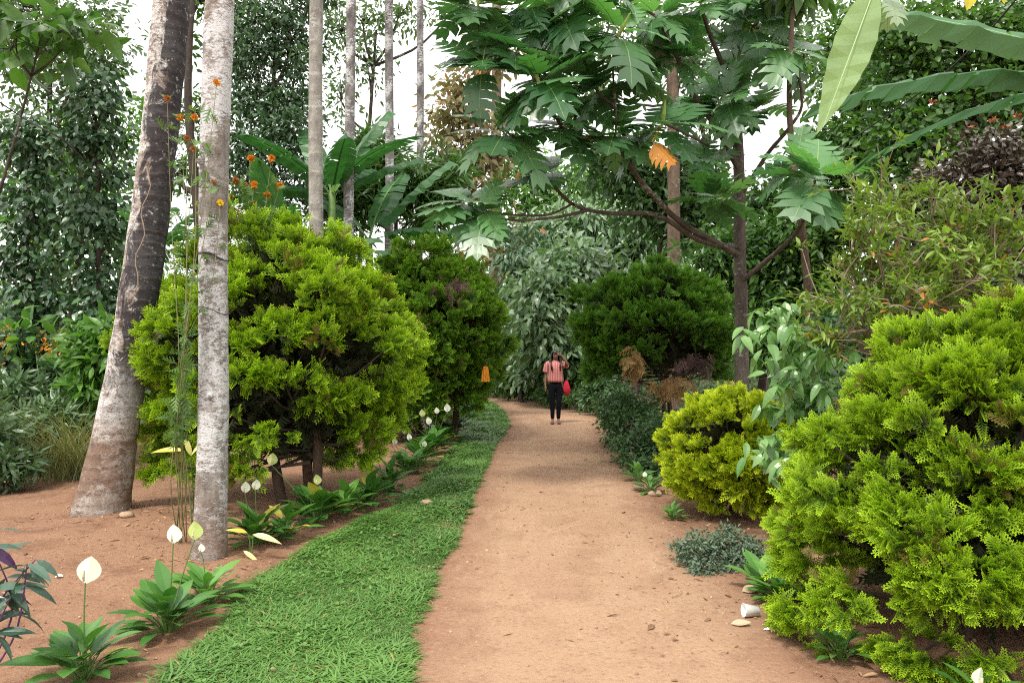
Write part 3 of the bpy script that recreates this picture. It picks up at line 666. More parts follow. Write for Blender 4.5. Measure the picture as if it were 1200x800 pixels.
# ------------------------------------------------------------------ breadfruit tree
def bread_leaf_set(mb, c, axis, n, L, r, young=False, droop=0.0):
    for k in range(n):
        a = k*2.39996+r.uniform(-.25, .25); axis = norm(axis); u = norm(np.cross(axis, [.3, .1, 1.])); w = np.cross(axis, u)
        e = r.uniform(-.45, .75) if not young else r.uniform(.6, 1.3)
        d = norm(math.cos(a)*u+math.sin(a)*w+e*axis+np.array([0, 0, -droop])); nn = axis+np.array([0, 0, .6])-d*.2+r.normal(0, .12, 3)
        l = L*r.uniform(.7, 1.1)
        mb.scatter(LOB[r.integers(3)], np.array([c+d*.08*L]), np.array([d]), np.array([nn]), l, l*r.uniform(.85, 1.05), np.array([r.uniform(0, 1)]))
def breadfruit():
    r = np.random.default_rng(31); Y = 9.2; b = P(868, 380, Y); base = np.array([b[0], Y, 0.])
    t = thing('breadfruit_tree', 'breadfruit tree with deeply lobed leaves spreading over the path, one orange dead leaf', 'tree', base)
    tr = MB(); br = MB()
    def Q(*a): return [P(*x) for x in a]
    tr.tube(curve([base+[.02, 0, -.1], P(870, 500, Y), P(869, 380, Y), P(867, 300, Y), P(866, 200, Y), P(862, 90, Y), P(868, -60, Y), P(860, -200, Y)], 40), np.linspace(.10, .045, 40), 12, .5, noise=.03, rng=r)
    lines = [
        (Q((868, 300, 9.2), (835, 282, 8.9), (800, 262, 8.6), (768, 232, 8.2), (742, 200, 7.9), (720, 163, 7.6)), .045, .020),
        (Q((866, 290, 9.2), (820, 282, 8.8), (770, 252, 8.4), (715, 250, 8.2), (672, 240, 7.9), (640, 208, 7.6), (592, 160, 7.3)), .036, .012),
        (Q((690, 246, 8.0), (650, 255, 7.8), (600, 258, 7.6), (566, 250, 7.4)), .02, .010),
        (Q((672, 238, 7.9), (640, 252, 7.9), (585, 250, 7.9), (548, 240, 7.6)), .015, .008),
        (Q((720, 163, 7.6), (670, 158, 7.4), (650, 135, 7.3), (632, 100, 7.2), (600, 60, 7.2)), .022, .010),
        (Q((742, 200, 7.9), (722, 130, 7.7), (702, 110, 7.5), (680, 60, 7.4), (662, 20, 7.3)), .024, .010),
        (Q((720, 165, 7.7), (722, 140, 7.6), (718, 70, 7.5), (724, 40, 7.4)), .014, .008),
        (Q((866, 200, 9.2), (840, 150, 8.8), (812, 110, 8.4), (790, 60, 8.0), (770, 20, 7.8)), .04, .014),
        (Q((868, 230, 9.2), (900, 180, 8.8), (925, 150, 8.4), (940, 120, 8.2), (930, 60, 8)), .03, .012),
        (Q((868, 330, 9.2), (905, 300, 8.6), (935, 270, 7.9), (948, 235, 7.2), (955, 212, 6.9)), .035, .014),
        (Q((830, 170, 8.7), (790, 150, 8.2), (776, 145, 7.7)), .018, .010),
        (Q((862, 110, 9.2), (840, 60, 8.6), (825, 20, 8.2), (815, -30, 8)), .035, .014),
        (Q((864, 60, 9.2), (890, 20, 8.8), (905, -20, 8.6)), .035, .014),
        (Q((662, 20, 7.3), (620, 0, 7.3), (560, 5, 7.3)), .012, .008),
        (Q((770, 20, 7.8), (720, -10, 7.6), (660, -30, 7.4)), .018, .008)]
    for pts, r0, r1 in lines: br.tube(curve(pts, 26), np.linspace(r0, r1, 26), 7, .5, noise=.05, rng=r)
    tr.build('trunk', M['bark_bread'], t, smooth=True); br.build('branch', M['bark_bread'], t, smooth=True)
    ros = [(566, 78, 7.2, .8), (600, 60, 7.2, .8), (632, 98, 7.1, .95), (592, 158, 7.3, .85), (548, 238, 7.5, .75), (566, 252, 7.4, .75), (560, 8, 7.3, .8), (620, 5, 7.4, .85), (662, 20, 7.4, .85), (724, 44, 7.3, .95), (702, 108, 7.6, .8), (722, 160, 7.6, .8), (655, 150, 7.5, .8), (776, 148, 7.5, .85), (770, 22, 7.8, .8), (815, 10, 8.1, .85), (640, 205, 7.8, .65), (742, 200, 8.0, .6), (790, 70, 8.2, .8), (836, 235, 8.4, .7), (930, 60, 8.1, .8), (955, 212, 6.8, .85), (935, 195, 7.6, .75), (880, 30, 8.6, .9), (850, 120, 8.6, .8), (890, 130, 8.9, .7), (905, -10, 8.6, .9), (690, -20, 7.5, .9), (815, 190, 8.7, .65), (745, 95, 7.9, .8), (860, 60, 8.9, .8)]
    ros = [q for q in ros if q[:2] not in ((742, 200),)]+[(655, 60, 7.9, .75), (755, 55, 8.4, .75), (800, 130, 8.9, .7), (610, 190, 7.9, .65), (685, 60, 8.3, .7), (840, 10, 9.1, .75)]
    for k, (px, py, yy, L) in enumerate(ros):
        c = P(px, py, yy); ax = norm(np.array([r.normal(0, .45), -.6+r.normal(0, .4), 1.])); m = MB()
        bread_leaf_set(m, c, ax, r.integers(7, 11), L*.67, r, droop=r.uniform(-.1, .35)); m.build('leaf_rosette', M['bread'], t)
        if k % 3 != 1:
            m = MB(); bread_leaf_set(m, c+[0, 0, .03], ax, 3, L*.58, r, young=True); m.build('young_leaves', M['bread_young'], t)
        if k in (2, 9, 21, 6, 13):
            m = MB(); m.tube([c, c+ax*.12, c+ax*.26], [.012, .022, .004], 7, .5); m.build('bud', M['bread_bud'], t)
    m = MB(); m.tube([P(776, 148, 7.5), P(774, 150, 7.4), P(764, 166, 7.2)], .006, 5, .5); m.scatter(lobed(5, .9, .1, -.5), np.array([P(764, 166, 7.2)]), np.array([[.75, -.25, -.75]]), np.array([[.3, -1., .35]]), .32, .30, np.array([.5])); m.build('dead_leaf', M['bread_dead'], t)
breadfruit()

# ------------------------------------------------------------------ broadleaf trees and bushes
def tree(name, label, cat, root, blobs, n, T, size, matn, bark, seed, group=None, r0=.09, droop=.4, sig=.16, sub=16, up=.6, trunk_to=None, limbs=True, wsc=1.0, flat=1.0, lean=None):
    """root (x,y); blobs: (px,py,Y,rx_px,rz_px) in the photo's frame turned into places and metres"""
    r = np.random.default_rng(seed); base = np.array([root[0], root[1], 0.]); t = thing(name, label, cat, base, group)
    B = []
    for (px, py, Y, rx, rz) in blobs: B.append((P(px, py, Y), np.array([rx*Y/F, (rx+rz)*.5*Y/F*.8, rz*Y/F])))
    vol = np.array([np.prod(b[1])**(.67) for b in B]); vol = vol/vol.sum()
    cen = np.mean([b[0] for b in B], axis=0); topz = max(b[0][2] for b in B)
    tr = MB(); tt = np.array([cen[0], cen[1], topz*.95]) if trunk_to is None else np.array(trunk_to, float)
    tp = curve([base+[0, 0, -.1], base*.65+tt*.35+[r.uniform(-.1, .1), 0, 0], base*.3+tt*.7+[r.uniform(-.15, .15), 0, 0], tt], 24)
    tr.tube(tp, np.linspace(r0, r0*.3, 24), 10, .5, noise=.04, rng=r)
    cr = MB(); per = (vol*n).astype(int)
    for (c, R3), m in zip(B, per):
        ns = max(4, int(sub*max(1, (np.prod(R3)**(1/3))*1.2)))
        u = norm(r.normal(0, 1, (ns, 3))); sc = c+u*R3*(r.uniform(.15, 1, (ns, 1))**.55)
        if limbs:
            i0 = np.argmin(np.linalg.norm(tp-(c-[0, 0, R3[2]]), axis=1)); o = tp[min(i0, 20)]
            mid = (o+c)/2+np.array([r.normal(0, .1), r.normal(0, .1), -.12*np.linalg.norm(c-o)])
            tr.tube(curve([o, mid, c], 8), np.linspace(r0*.45, r0*.18, 8), 6, .5)
            for s_ in sc[::max(1, ns//14)]: tr.tube([c+(o-c)*.15, (c+s_)/2+r.normal(0, .05, 3), s_], [r0*.16, r0*.09, .004], 4, .5)
        w = r.integers(0, ns, m); sg = sig*(R3.mean()/.9)**.5
        p = sc[w]+r.normal(0, 1, (m, 3))*np.array([sg, sg, sg*.7])*r.uniform(.6, 1.5, (ns, 1))[w]
        d = norm(p-sc[w])+r.normal(0, .45, (m, 3))+np.array([0, 0, -droop]); nn = r.normal(0, .55, (m, 3))+np.array([0, -.15, up])
        s = size*r.uniform(.6, 1.25, m); cr.scatter(T, p, d, nn, s, s*wsc, np.clip(r.uniform(0, 1, ns)[w]*.6+r.uniform(0, .4, m), 0, 1))
    tr.build('trunk', M[bark], t, smooth=True); cr.build('crown', M[matn], t); return t

GB = 'trees growing behind the garden'
# left side
tree('airy_tree', 'airy grey green tree at far left with sky showing through its crown', 'tree', P(60, 500, 15)[:2], [(25, 40, 15, 50, 60), (80, 110, 15, 55, 70), (110, 40, 15, 40, 60), (15, 170, 15, 45, 60), (90, 220, 15, 50, 60), (40, 0, 15, 60, 40)], 7500, LF, .16, 'airy', 'bark_dark', 101, GB, sig=.24)
tree('large_leaf_tree', 'broad leaved tree whose big dark leaves hang in the top left corner', 'tree', P(-90, 500, 10)[:2], [(20, 12, 9.5, 40, 26), (70, 30, 9.5, 40, 30), (10, 52, 9.5, 26, 22), (95, 20, 9.7, 22, 16)], 120, LF_BIG, .36, 'mid_green', 'bark_dark', 102, GB, sig=.3, wsc=1.3, r0=.035, droop=.2)
tree('pepper_vine_tree', 'dark column of glossy climbing leaves, leftmost of the two columns', 'tree', P(38, 560, 11.5)[:2], [(38, 240, 11.5, 36, 45), (40, 320, 11.5, 38, 45), (35, 390, 11.5, 40, 40), (30, 170, 11.5, 28, 40)], 3400, LF_ROUND, .125, 'dark_gloss', 'bark_dark', 103, 'columns of climbing leaves', r0=.06, sub=24, droop=1.0, up=.35, sig=.17)
tree('pepper_vine_tree', 'dark column of glossy climbing leaves just left of the leaning coconut palm', 'tree', P(108, 560, 10.8)[:2], [(112, 110, 10.8, 24, 40), (110, 180, 10.8, 30, 50), (108, 260, 10.8, 34, 50), (108, 345, 10.8, 36, 50), (115, 410, 10.8, 36, 30)], 3900, LF_ROUND, .12, 'dark_gloss', 'bark_dark', 104, 'columns of climbing leaves', r0=.06, sub=24, droop=1.0, up=.35, sig=.17)
tree('sapling', 'loose mid green tree between the two columns of climbing leaves', 'tree', P(75, 520, 14)[:2], [(70, 200, 14, 30, 60), (70, 300, 14, 36, 60), (5, 260, 14, 20, 60), (150, 160, 14, 25, 50), (150, 260, 14, 25, 60)], 3000, LF, .17, 'light_green', 'bark_dark', 105, GB, sig=.24)
tree('forked_tree', 'dark forked tree trunk between the coconut palm and the pale lichen trunk', 'tree', P(229, 590, 11.6)[:2], [(205, 40, 12, 16, 40), (225, 130, 12, 20, 40), (210, 200, 12, 22, 40), (235, 0, 12, 25, 25)], 900, LF, .14, 'mid_green', 'bark_dark', 106, GB, r0=.11, sig=.25, trunk_to=P(231, -60, 11.6))
tree('small_leaved_tree', 'dense dark small leaved tree between pale lichen trunk and ringed palm', 'tree', P(310, 520, 14.5)[:2], [(300, 20, 14.5, 48, 45), (340, 60, 14.5, 34, 50), (300, 100, 14.5, 50, 50), (335, 150, 14.5, 36, 50), (290, 180, 14.5, 40, 45), (365, -10, 14.5, 30, 40), (330, 220, 14.5, 50, 36)], 15000, LF, .125, 'blue_green', 'bark_dark', 107, GB, sub=26, sig=.24)
tree('wispy_tree', 'wispy thin twigged tree between the slender palm trunks against the sky', 'tree', P(402, 520, 18)[:2], [(395, 30, 18, 28, 40), (430, 70, 18, 22, 40), (425, 20, 18, 35, 22), (470, 12, 18, 45, 16), (530, 14, 18, 26, 14), (395, 110, 18, 18, 40)], 1900, LF, .16, 'airy', 'bark_dark', 108, GB, r0=.09, sub=12, sig=.28)
tree('feathery_tree', 'feathery mid green young tree at the foot of the slender palms', 'tree', P(455, 480, 16)[:2], [(440, 175, 16, 28, 30), (470, 215, 16, 40, 36), (500, 235, 16, 36, 34), (430, 240, 16, 40, 34), (395, 230, 16, 30, 30), (525, 200, 16, 22, 30)], 8500, LF_NARROW, .24, 'mid_green', 'bark_dark', 109, GB, sub=20, droop=.2, sig=.2, wsc=1.6)
tree('rust_leaved_tree', 'tall tree with tan and rust leaves beside the open sky', 'tree', P(555, 470, 27)[:2], [(545, 110, 27, 24, 34), (528, 150, 27, 26, 24), (560, 170, 27, 34, 36), (540, 200, 27, 34, 30), (590, 290, 25, 44, 24), (575, 60, 27, 24, 36)], 3600, LF, .34, 'autumn', 'bark_brown', 110, GB, sig=.36)
# centre
tree('drooping_shrub', 'silvery shrub with long drooping leaves directly behind the person', 'shrub', P(665, 455, 21)[:2], [(655, 345, 20.5, 42, 34), (690, 335, 21, 36, 30), (640, 385, 20.5, 40, 34), (690, 385, 21, 36, 34), (668, 310, 21.5, 36, 22), (660, 425, 22, 50, 30)], 9000, LF, .31, 'silver_green', 'bark_dark', 111, 'silvery shrubs at the path bend', droop=.6, up=.6, sig=.3, sub=20)
tree('drooping_shrub', 'paler silvery bush higher up behind the drooping shrub', 'shrub', P(730, 455, 26)[:2], [(720, 285, 26, 46, 30), (680, 265, 26, 40, 26), (760, 300, 26, 36, 30), (640, 285, 26, 30, 22), (770, 262, 26, 30, 24)], 5600, LF_LONG, .42, 'silver_green', 'bark_dark', 112, 'silvery shrubs at the path bend', droop=.7, sig=.36, sub=20)
tree('leafy_shrub', 'mid green bush between the left thujas and the silvery shrub', 'shrub', P(612, 458, 23)[:2], [(612, 330, 23, 30, 34), (608, 370, 23, 26, 30), (618, 290, 24, 28, 30), (600, 415, 25, 30, 34), (575, 435, 27, 26, 22)], 4600, LF_LONG, .34, 'blue_green', 'bark_dark', 113, GB, droop=.8, sig=.28)
tree('roadside_bush', 'dark low bush edging the far bend behind the person, left part', 'shrub', G(608, 466), [(600, 438, 24, 28, 22), (622, 432, 23, 26, 28), (640, 452, 22.5, 24, 14), (585, 448, 26, 22, 12), (615, 456, 24, 24, 8)], 4600, LF, .17, 'mid_green', 'bark_dark', 114, 'low bushes at the far bend', r0=.03, sig=.2)
tree('roadside_bush', 'dark low bush edging the far bend close beside the person', 'shrub', G(672, 476), [(648, 428, 21.5, 26, 30), (676, 440, 20.5, 26, 28), (655, 462, 20.8, 22, 10), (685, 466, 19.5, 18, 12)], 4600, LF, .16, 'canopy', 'bark_dark', 115, 'low bushes at the far bend', r0=.03, sig=.2)
tree('roadside_bush', 'low light green bush right of the person at the path edge', 'shrub', G(708, 484), [(700, 455, 18.2, 24, 22), (722, 470, 17.5, 20, 18)], 2200, LF, .13, 'creeper', 'bark_dark', 116, 'low bushes at the far bend', r0=.03, sig=.16)
tree('back_tree', 'green tree above the path bend seen under the breadfruit branches', 'tree', P(640, 455, 34)[:2], [(610, 240, 34, 40, 30), (660, 225, 34, 44, 30), (710, 215, 34, 40, 30), (600, 200, 34, 30, 24), (650, 270, 34, 50, 24)], 4200, LF_FAR, .42, 'light_green', 'bark_brown', 117, GB, sig=.6)
tree('back_tree', 'tall dark tree rising behind the breadfruit crown', 'tree', P(740, 455, 19)[:2], [(770, 225, 19, 50, 34), (730, 190, 19, 40, 30), (820, 250, 19, 50, 40), (800, 205, 19, 40, 30)], 6000, LF, .26, 'canopy', 'bark_dark', 118, GB, sig=.34)
tree('leafy_shrub', 'deep green bush behind the dark thuja and breadfruit trunk', 'shrub', P(880, 480, 13.5)[:2], [(890, 330, 13.5, 44, 50), (850, 290, 13.5, 36, 40), (930, 300, 13.5, 44, 60), (900, 400, 13.5, 50, 40), (960, 380, 13, 40, 60)], 10500, LF, .17, 'mid_green', 'bark_dark', 119, GB, sub=24, sig=.25)
tree('back_tree', 'dark leafy tree behind the tan sapling trunk at upper right', 'tree', P(985, 500, 13)[:2], [(985, 200, 13, 46, 60), (960, 270, 13, 50, 50), (1010, 120, 13, 40, 60), (1000, 40, 13, 40, 50), (905, 250, 14, 40, 40)], 10500, LF, .17, 'mid_green', 'bark_dark', 120, GB, sub=24, sig=.26)
tree('back_tree', 'tree with dense bright flecked leaves filling the upper right corner', 'tree', P(1120, 500, 10.5)[:2], [(1060, 60, 10.5, 50, 60), (1130, 40, 10.5, 60, 60), (1190, 90, 10.5, 60, 60), (1060, 170, 10.5, 55, 60), (1130, 140, 10.5, 60, 60), (1180, 200, 10.5, 60, 60), (1090, 250, 10.5, 50, 50), (1240, 30, 10.5, 60, 80)], 20000, LF_ROUND, .115, 'mid_green', 'bark_dark', 121, GB, sub=26, sig=.22, r0=.14)
tree('sky_tree', 'thin crowned tree high between breadfruit leaves and upper right foliage', 'tree', P(905, 480, 17)[:2], [(900, 30, 17, 40, 40), (860, 10, 17, 40, 30), (950, 60, 17, 30, 60), (800, 60, 17, 40, 40), (740, 20, 17, 50, 30), (830, 130, 17, 40, 40), (690, 100, 17, 40, 40), (640, 20, 17, 40, 30)], 5200, LF, .2, 'airy', 'bark_dark', 122, GB, sig=.3)
# tan sapling
tree('sapling', 'thin tan sapling trunk standing left of the hanging pale leaf', 'tree', P(948, 470, 8.2)[:2], [(930, -40, 8.2, 50, 40)], 260, LF_BIG, .26, 'mid_green', 'bark_brown', 123, None, r0=.06, trunk_to=P(935, -60, 8.2))

# right side shrubs
tree('purple_leaved_shrub', 'purple brown glossy shrub with red young tips, upper right', 'shrub', P(1130, 560, 7)[:2], [(1095, 245, 7, 44, 44), (1140, 200, 7, 44, 50), (1190, 210, 7, 40, 60), (1110, 300, 7, 50, 40), (1180, 290, 7, 50, 50), (1075, 330, 7, 40, 40)], 15000, LF_ROUND, .062, 'purple_leaf', 'twig', 124, None, r0=.035, sub=30, sig=.16, droop=.1)
def tips():
    t = bpy.data.objects['purple_leaved_shrub']; r = np.random.default_rng(4); m = MB()
    for px, py in ((1155, 128), (1163, 142), (1190, 138), (1140, 150), (1092, 122), (1180, 150), (1058, 222), (1064, 235)):
        c = P(px, py, 6.95); n = 9; m.scatter(LF, np.tile(c, (n, 1)), np.column_stack([r.normal(0, .7, n), r.normal(0, .7, n), r.uniform(.2, 1, n)]), r.normal(0, .4, (n, 3))+[0, 0, 1], .06, rng=r)
    m.build('young_leaves', M['copper'], t)
tips()
def rambler():
    r = np.random.default_rng(41); Y0 = 5.4; b = P(1090, 560, 5.5); base = np.array([b[0], 5.5, 0.]); t = thing('rambling_shrub', 'rambling twiggy shrub with narrow yellow green leaves and bare pale stems', 'shrub', base)
    st = MB(); lf = MB()
    tips_ = [(985, 215, 5.6), (1010, 240, 5.4), (960, 345, 5.6), (1000, 330, 5.2), (1035, 215, 5.2), (1060, 260, 5.0), (1095, 215, 5.3), (1110, 245, 5.0), (1140, 270, 4.9), (1170, 215, 5.2), (1195, 240, 4.9), (1040, 300, 5.0), (1075, 310, 4.8), (1110, 290, 4.9), (1150, 310, 4.8), (985, 285, 5.5), (1020, 370, 5.3), (975, 400, 5.5), (1080, 350, 5.1), (1190, 290, 4.7), (950, 370, 5.7), (1180, 255, 4.9), (1015, 275, 5.3), (1050, 340, 5.0), (1220, 200, 5.0), (1215, 260, 4.8), (1000, 430, 5.3), (1090, 180, 5.4), (1065, 195, 5.4)]
    hub = [P(1060, 400, 5.5), P(1110, 380, 5.4), P(1160, 360, 5.3), P(1020, 420, 5.6)]
    for h in hub: st.tube(curve([base+[0, 0, -.05], base*.6+h*.4+r.normal(0, .05, 3), h], 12), np.linspace(.03, .016, 12), 6, .5)
    for (px, py, Y) in tips_*2:
        py = py+35 if (py < 232 and px > 1040) else py
        e = P(px+r.normal(0, 12), py+r.normal(0, 12), Y+r.uniform(-.3, .3)); h = hub[r.integers(4)]
        q = curve([h, h*.6+e*.4+r.normal(0, .10, 3), h*.25+e*.75+r.normal(0, .08, 3), e], 22); st.tube(q, np.linspace(.012, .003, 22), 5, .5)
        for k in range(5):
            i = r.integers(7, 20); s = q[i]+r.normal(0, .13, 3)+[0, 0, .06]; st.tube([q[i], (q[i]+s)/2+r.normal(0, .02, 3), s], [.005, .004, .002], 4, .5)
            n = 12; d = norm(s-q[i])+r.normal(0, .7, (n, 3)); lf.scatter(LF_LONG, s+r.normal(0, .035, (n, 3)), d+[0, 0, .15], r.normal(0, .4, (n, 3))+[0, 0, 1], r.uniform(.05, .10, n), None, np.full(n, r.uniform(0, .94)))
        n = 26; j = r.integers(12, 22, n); d = norm(e-h)+r.normal(0, .8, (n, 3)); lf.scatter(LF_LONG, q[j]+r.normal(0, .02, (n, 3)), d+[0, 0, .2], r.normal(0, .4, (n, 3))+[0, 0, 1], r.uniform(.06, .11, n), None, r.uniform(0, 1, n))
    for k in range(22):      # bare pale twigs
        h = hub[r.integers(4)]; e = P(r.uniform(950, 1190), r.uniform(240, 430), r.uniform(4.9, 5.6)); st.tube(curve([h, (h+e)/2+r.normal(0, .1, 3), e], 10), np.linspace(.008, .002, 10), 4, .5)
    st.build('stem', M['twig'], t); lf.build('foliage', M['yellow_green'], t)
rambler()
def droop_vine():
    r = np.random.default_rng(42); b = P(935, 640, 6.3); base = np.array([b[0], 6.3, 0.]); t = thing('drooping_vine_shrub', 'vine like shrub with large grey green drooping leaves above the small lime thuja', 'shrub', base)
    st = MB(); lf = MB()
    ends = [(868, 385), (880, 362), (905, 352), (893, 385), (915, 375), (930, 388), (945, 400), (960, 412), (978, 420), (895, 410), (918, 415), (935, 430), (952, 450), (970, 445), (985, 460), (905, 440), (925, 465), (945, 480), (890, 470), (912, 500), (935, 510), (895, 530), (915, 540), (885, 512), (960, 490), (980, 500), (1000, 440), (992, 405), (955, 520), (930, 545), (900, 555), (880, 535), (975, 540)]
    h0 = P(950, 500, 6.3); st.tube(curve([base, base*.5+h0*.5+[.05, 0, 0], h0, P(945, 420, 6.3)], 12), np.linspace(.022, .01, 12), 6, .5)
    for (px, py) in ends:
        py += 4; Y = 5.6+r.uniform(-.25, .5); e = P(px, py, Y); i = P(945+r.normal(0, 8), min(540, py+40), 6.3)
        q = curve([i, (i+e)/2+[0, 0, .12], e], 10); st.tube(q, np.linspace(.006, .002, 10), 4, .5)
        for k in range(16):
            p = q[r.integers(3, 10)]; a = r.uniform(0, 6.28); d = np.array([math.cos(a)*.8, math.sin(a)*.6-.2, r.uniform(-1.1, .15)]); nn = np.array([d[0]*.9, d[1]*.9-.4, .7])+r.normal(0, .2, 3)
            l = r.uniform(.12, .20); lf.scatter(LF_BIG, np.array([p+r.normal(0, .03, 3)]), np.array([d]), np.array([nn]), l, l*1.15, np.array([r.uniform(0, 1)]))
    st.build('stem', M['stem_green'], t); lf.build('foliage', M['vine_leaf'], t)
droop_vine()
tree('leafy_shrub', 'grey green bush filling the gap between drooping vine and right thuja', 'shrub', P(1010, 640, 6.6)[:2], [(1000, 470, 6.6, 50, 50), (1050, 430, 6.6, 50, 40), (1120, 400, 6.6, 60, 50), (1000, 400, 6.8, 40, 36), (1190, 380, 6.6, 50, 50)], 9000, LF, .075, 'blue_green', 'twig', 125, None, r0=.03, sub=30, sig=.13)
tree('leafy_shrub', 'light green shoots standing left of the coconut palm below the climbing leaves', 'shrub', P(112, 540, 9.9)[:2], [(112, 440, 9.9, 22, 40), (95, 410, 9.9, 20, 26), (130, 400, 9.9, 16, 30)], 1300, LF_LONG, .22, 'light_green', 'twig_dark', 129, None, r0=.02, sub=20, sig=.12, droop=.1)
tree('leafy_shrub', 'dark low bush behind the foot of the right foreground thuja', 'shrub', G(1180, 700), [(1170, 640, 5, 60, 60), (1190, 720, 4.9, 70, 60), (1230, 600, 5, 60, 80)], 5000, LF_ROUND, .07, 'blue_green', 'twig_dark', 126, None, r0=.02, sub=26, sig=.12)
tree('creeper_bush', 'low dense creeper mound with tiny leaves at right path edge below the dark thuja', 'shrub', G(752, 560), [(738, 492, 11.3, 34, 26), (742, 530, 10.2, 30, 22), (762, 552, 9.2, 26, 20), (725, 500, 12.2, 20, 24), (778, 520, 10, 30, 40), (724, 478, 12.5, 18, 20)], 13000, LF, .07, 'creeper', 'twig_dark', 127, None, r0=.02, sub=34, sig=.12, droop=.2)
tree('silver_shrub', 'low silver grey shrub on bare soil between the lime and foreground thujas', 'shrub', G(838, 668), [(815, 648, 5.35, 34, 24), (855, 640, 5.3, 36, 26), (880, 655, 5.2, 28, 22), (835, 668, 5.15, 30, 12)], 7000, LF, .032, 'silver_shrub', 'twig_dark', 128, None, r0=.012, sub=60, sig=.055, droop=0)

# left ground bushes
for k, (lab, px, Y, bl, n, T, sz, mt) in enumerate([
    ('grey green bush of narrow strappy leaves left of the coconut palm foot', 62, 9.6, [(60, 500, 9.6, 46, 30), (20, 520, 9.4, 40, 34), (85, 520, 9.6, 28, 26), (20, 470, 9.8, 40, 30)], 7500, LF_NARROW, .17, 'strap'),
    ('mid green leafy bush behind the strappy bush at left edge', 20, 10.6, [(20, 430, 10.6, 50, 30), (70, 450, 10.6, 40, 26), (100, 430, 10.6, 30, 30)], 5200, LF_LONG, .17, 'blue_green'),
    ('strappy low plants at left frame edge casting shade on bare soil', -6, 8.2, [(5, 545, 8.2, 30, 22), (-20, 520, 8.2, 30, 40)], 2400, LF_NARROW, .16, 'strap')]):
    tree('strappy_bush', lab, 'bush', (P(px, 500, Y)[0], Y), bl, n, T, sz, mt, 'twig_dark', 140+k, None, r0=.02, sub=30, sig=.13, droop=-.15, wsc=2.0, up=.5)
def flowers(name, label, cat, root, spots, stems_from, Y, mats, R_, seed, group=None, fol=True, folpx=14, dens=30):
    r = np.random.default_rng(seed); base = np.array([root[0], root[1], 0.]); t = thing(name, label, cat, base, group); st = MB(); fo = MB()
    for (px, py, mt) in spots:
        e = P(px, py, Y+r.uniform(-.12, .12)); o = P(*stems_from, Y)+r.normal(0, .045, 3)
        b_ = base+r.normal(0, .03, 3)*[1, 1, 0]; q = curve([b_, b_*.66+o*.34+r.normal(0, .035, 3), b_*.33+o*.67+r.normal(0, .035, 3), o, o*.5+e*.5+r.normal(0, .04, 3), e], 18); st.tube(q, np.linspace(.0045, .002, 18), 5, .5)
        if fol:
            m = dens; j = r.integers(6, 18, m); pp = q[j]+r.normal(0, .02, (m, 3)); fo.scatter(SP_LOW, pp, r.normal(0, 1, (m, 3))+[0, 0, .3], r.normal(0, .6, (m, 3))+[0, 0, 1], r.uniform(.06, .12, m), rng=r)
        f = MB(); n = 46; u = norm(r.normal(0, 1, (n, 3))+[0, 0, .6]); f.scatter(LF_ROUND, e+u*R_*.25, u, r.normal(0, 1, (n, 3)), R_*.95, R_*1.2, rng=r); f.build('flower', M[mt], t)
    st.build('stem', M['stem_dry'], t)
    if fol: fo.build('foliage', M['feather'], t)
flowers('marigold_plant', 'tall marigold tied to the pale lichen trunk with a yellow bloom and several orange ones', 'flower', G(212, 640), [(258, 238, 'yellow_petal'), (228, 138, 'orange_petal'), (211, 138, 'orange_petal'), (219, 163, 'rust_petal'), (227, 175, 'rust_petal'), (254, 97, 'orange_petal'), (196, 116, 'rust_petal'), (250, 214, 'orange_petal')], (218, 420), 5.25, None, .024, 51, dens=26)
flowers('marigold_plant', 'marigold clump with orange heads above the left thuja, right of the pale trunk', 'flower', P(300, 560, 8.9)[:2], [(294, 186, 'orange_petal'), (318, 186, 'orange_petal'), (328, 218, 'orange_petal'), (298, 217, 'orange_petal'), (286, 217, 'rust_petal'), (313, 229, 'orange_petal'), (297, 240, 'rust_petal'), (276, 212, 'rust_petal'), (270, 232, 'rust_petal'), (306, 262, 'rust_petal')], (300, 300), 7.4, None, .036, 52, dens=40)
def orange_bed():
    r = np.random.default_rng(53); Y = 10.3; b = P(75, 500, Y); base = np.array([b[0], Y, 0.]); t = thing('orange_leaved_plant', 'plant with small orange flowers over broad leaves left of the coconut palm', 'flower', base)
    m = MB(); n = 190; px = np.concatenate([r.normal(72, 17, n), r.normal(5, 5, 40)]); py = np.concatenate([r.normal(406, 9, n), r.normal(400, 12, 40)]); p = np.array([P(a, c, Y-.25+r.uniform(-.2, .1)) for a, c in zip(px, py)]); n = len(p)
    m.scatter(LF, p, r.normal(0, 1, (n, 3)), r.normal(0, 1, (n, 3)), r.uniform(.03, .06, n), rng=r); m.build('blossom', M['orange_petal'], t)['kind'] = 'stuff'
    m = MB(); n = 130; p = np.array([P(a, c, Y+r.uniform(-.2, .3)) for a, c in zip(r.uniform(0, 110, n), r.normal(400, 20, n))]); m.scatter(LF_ROUND, p, r.normal(0, 1, (n, 3))-[0, 0, .3], r.normal(0, .4, (n, 3))+[0, -.5, 1], r.uniform(.15, .28, n), rng=r); m.build('foliage', M['light_green'], t)
    s = MB()
    for k in range(16): e = P(r.uniform(10, 110), r.uniform(390, 430), Y); s.tube([base, (base+e)/2+r.normal(0, .1, 3), e], [.012, .009, .004], 5, .5)
    s.build('stem', M['stem_green'], t)
orange_bed()
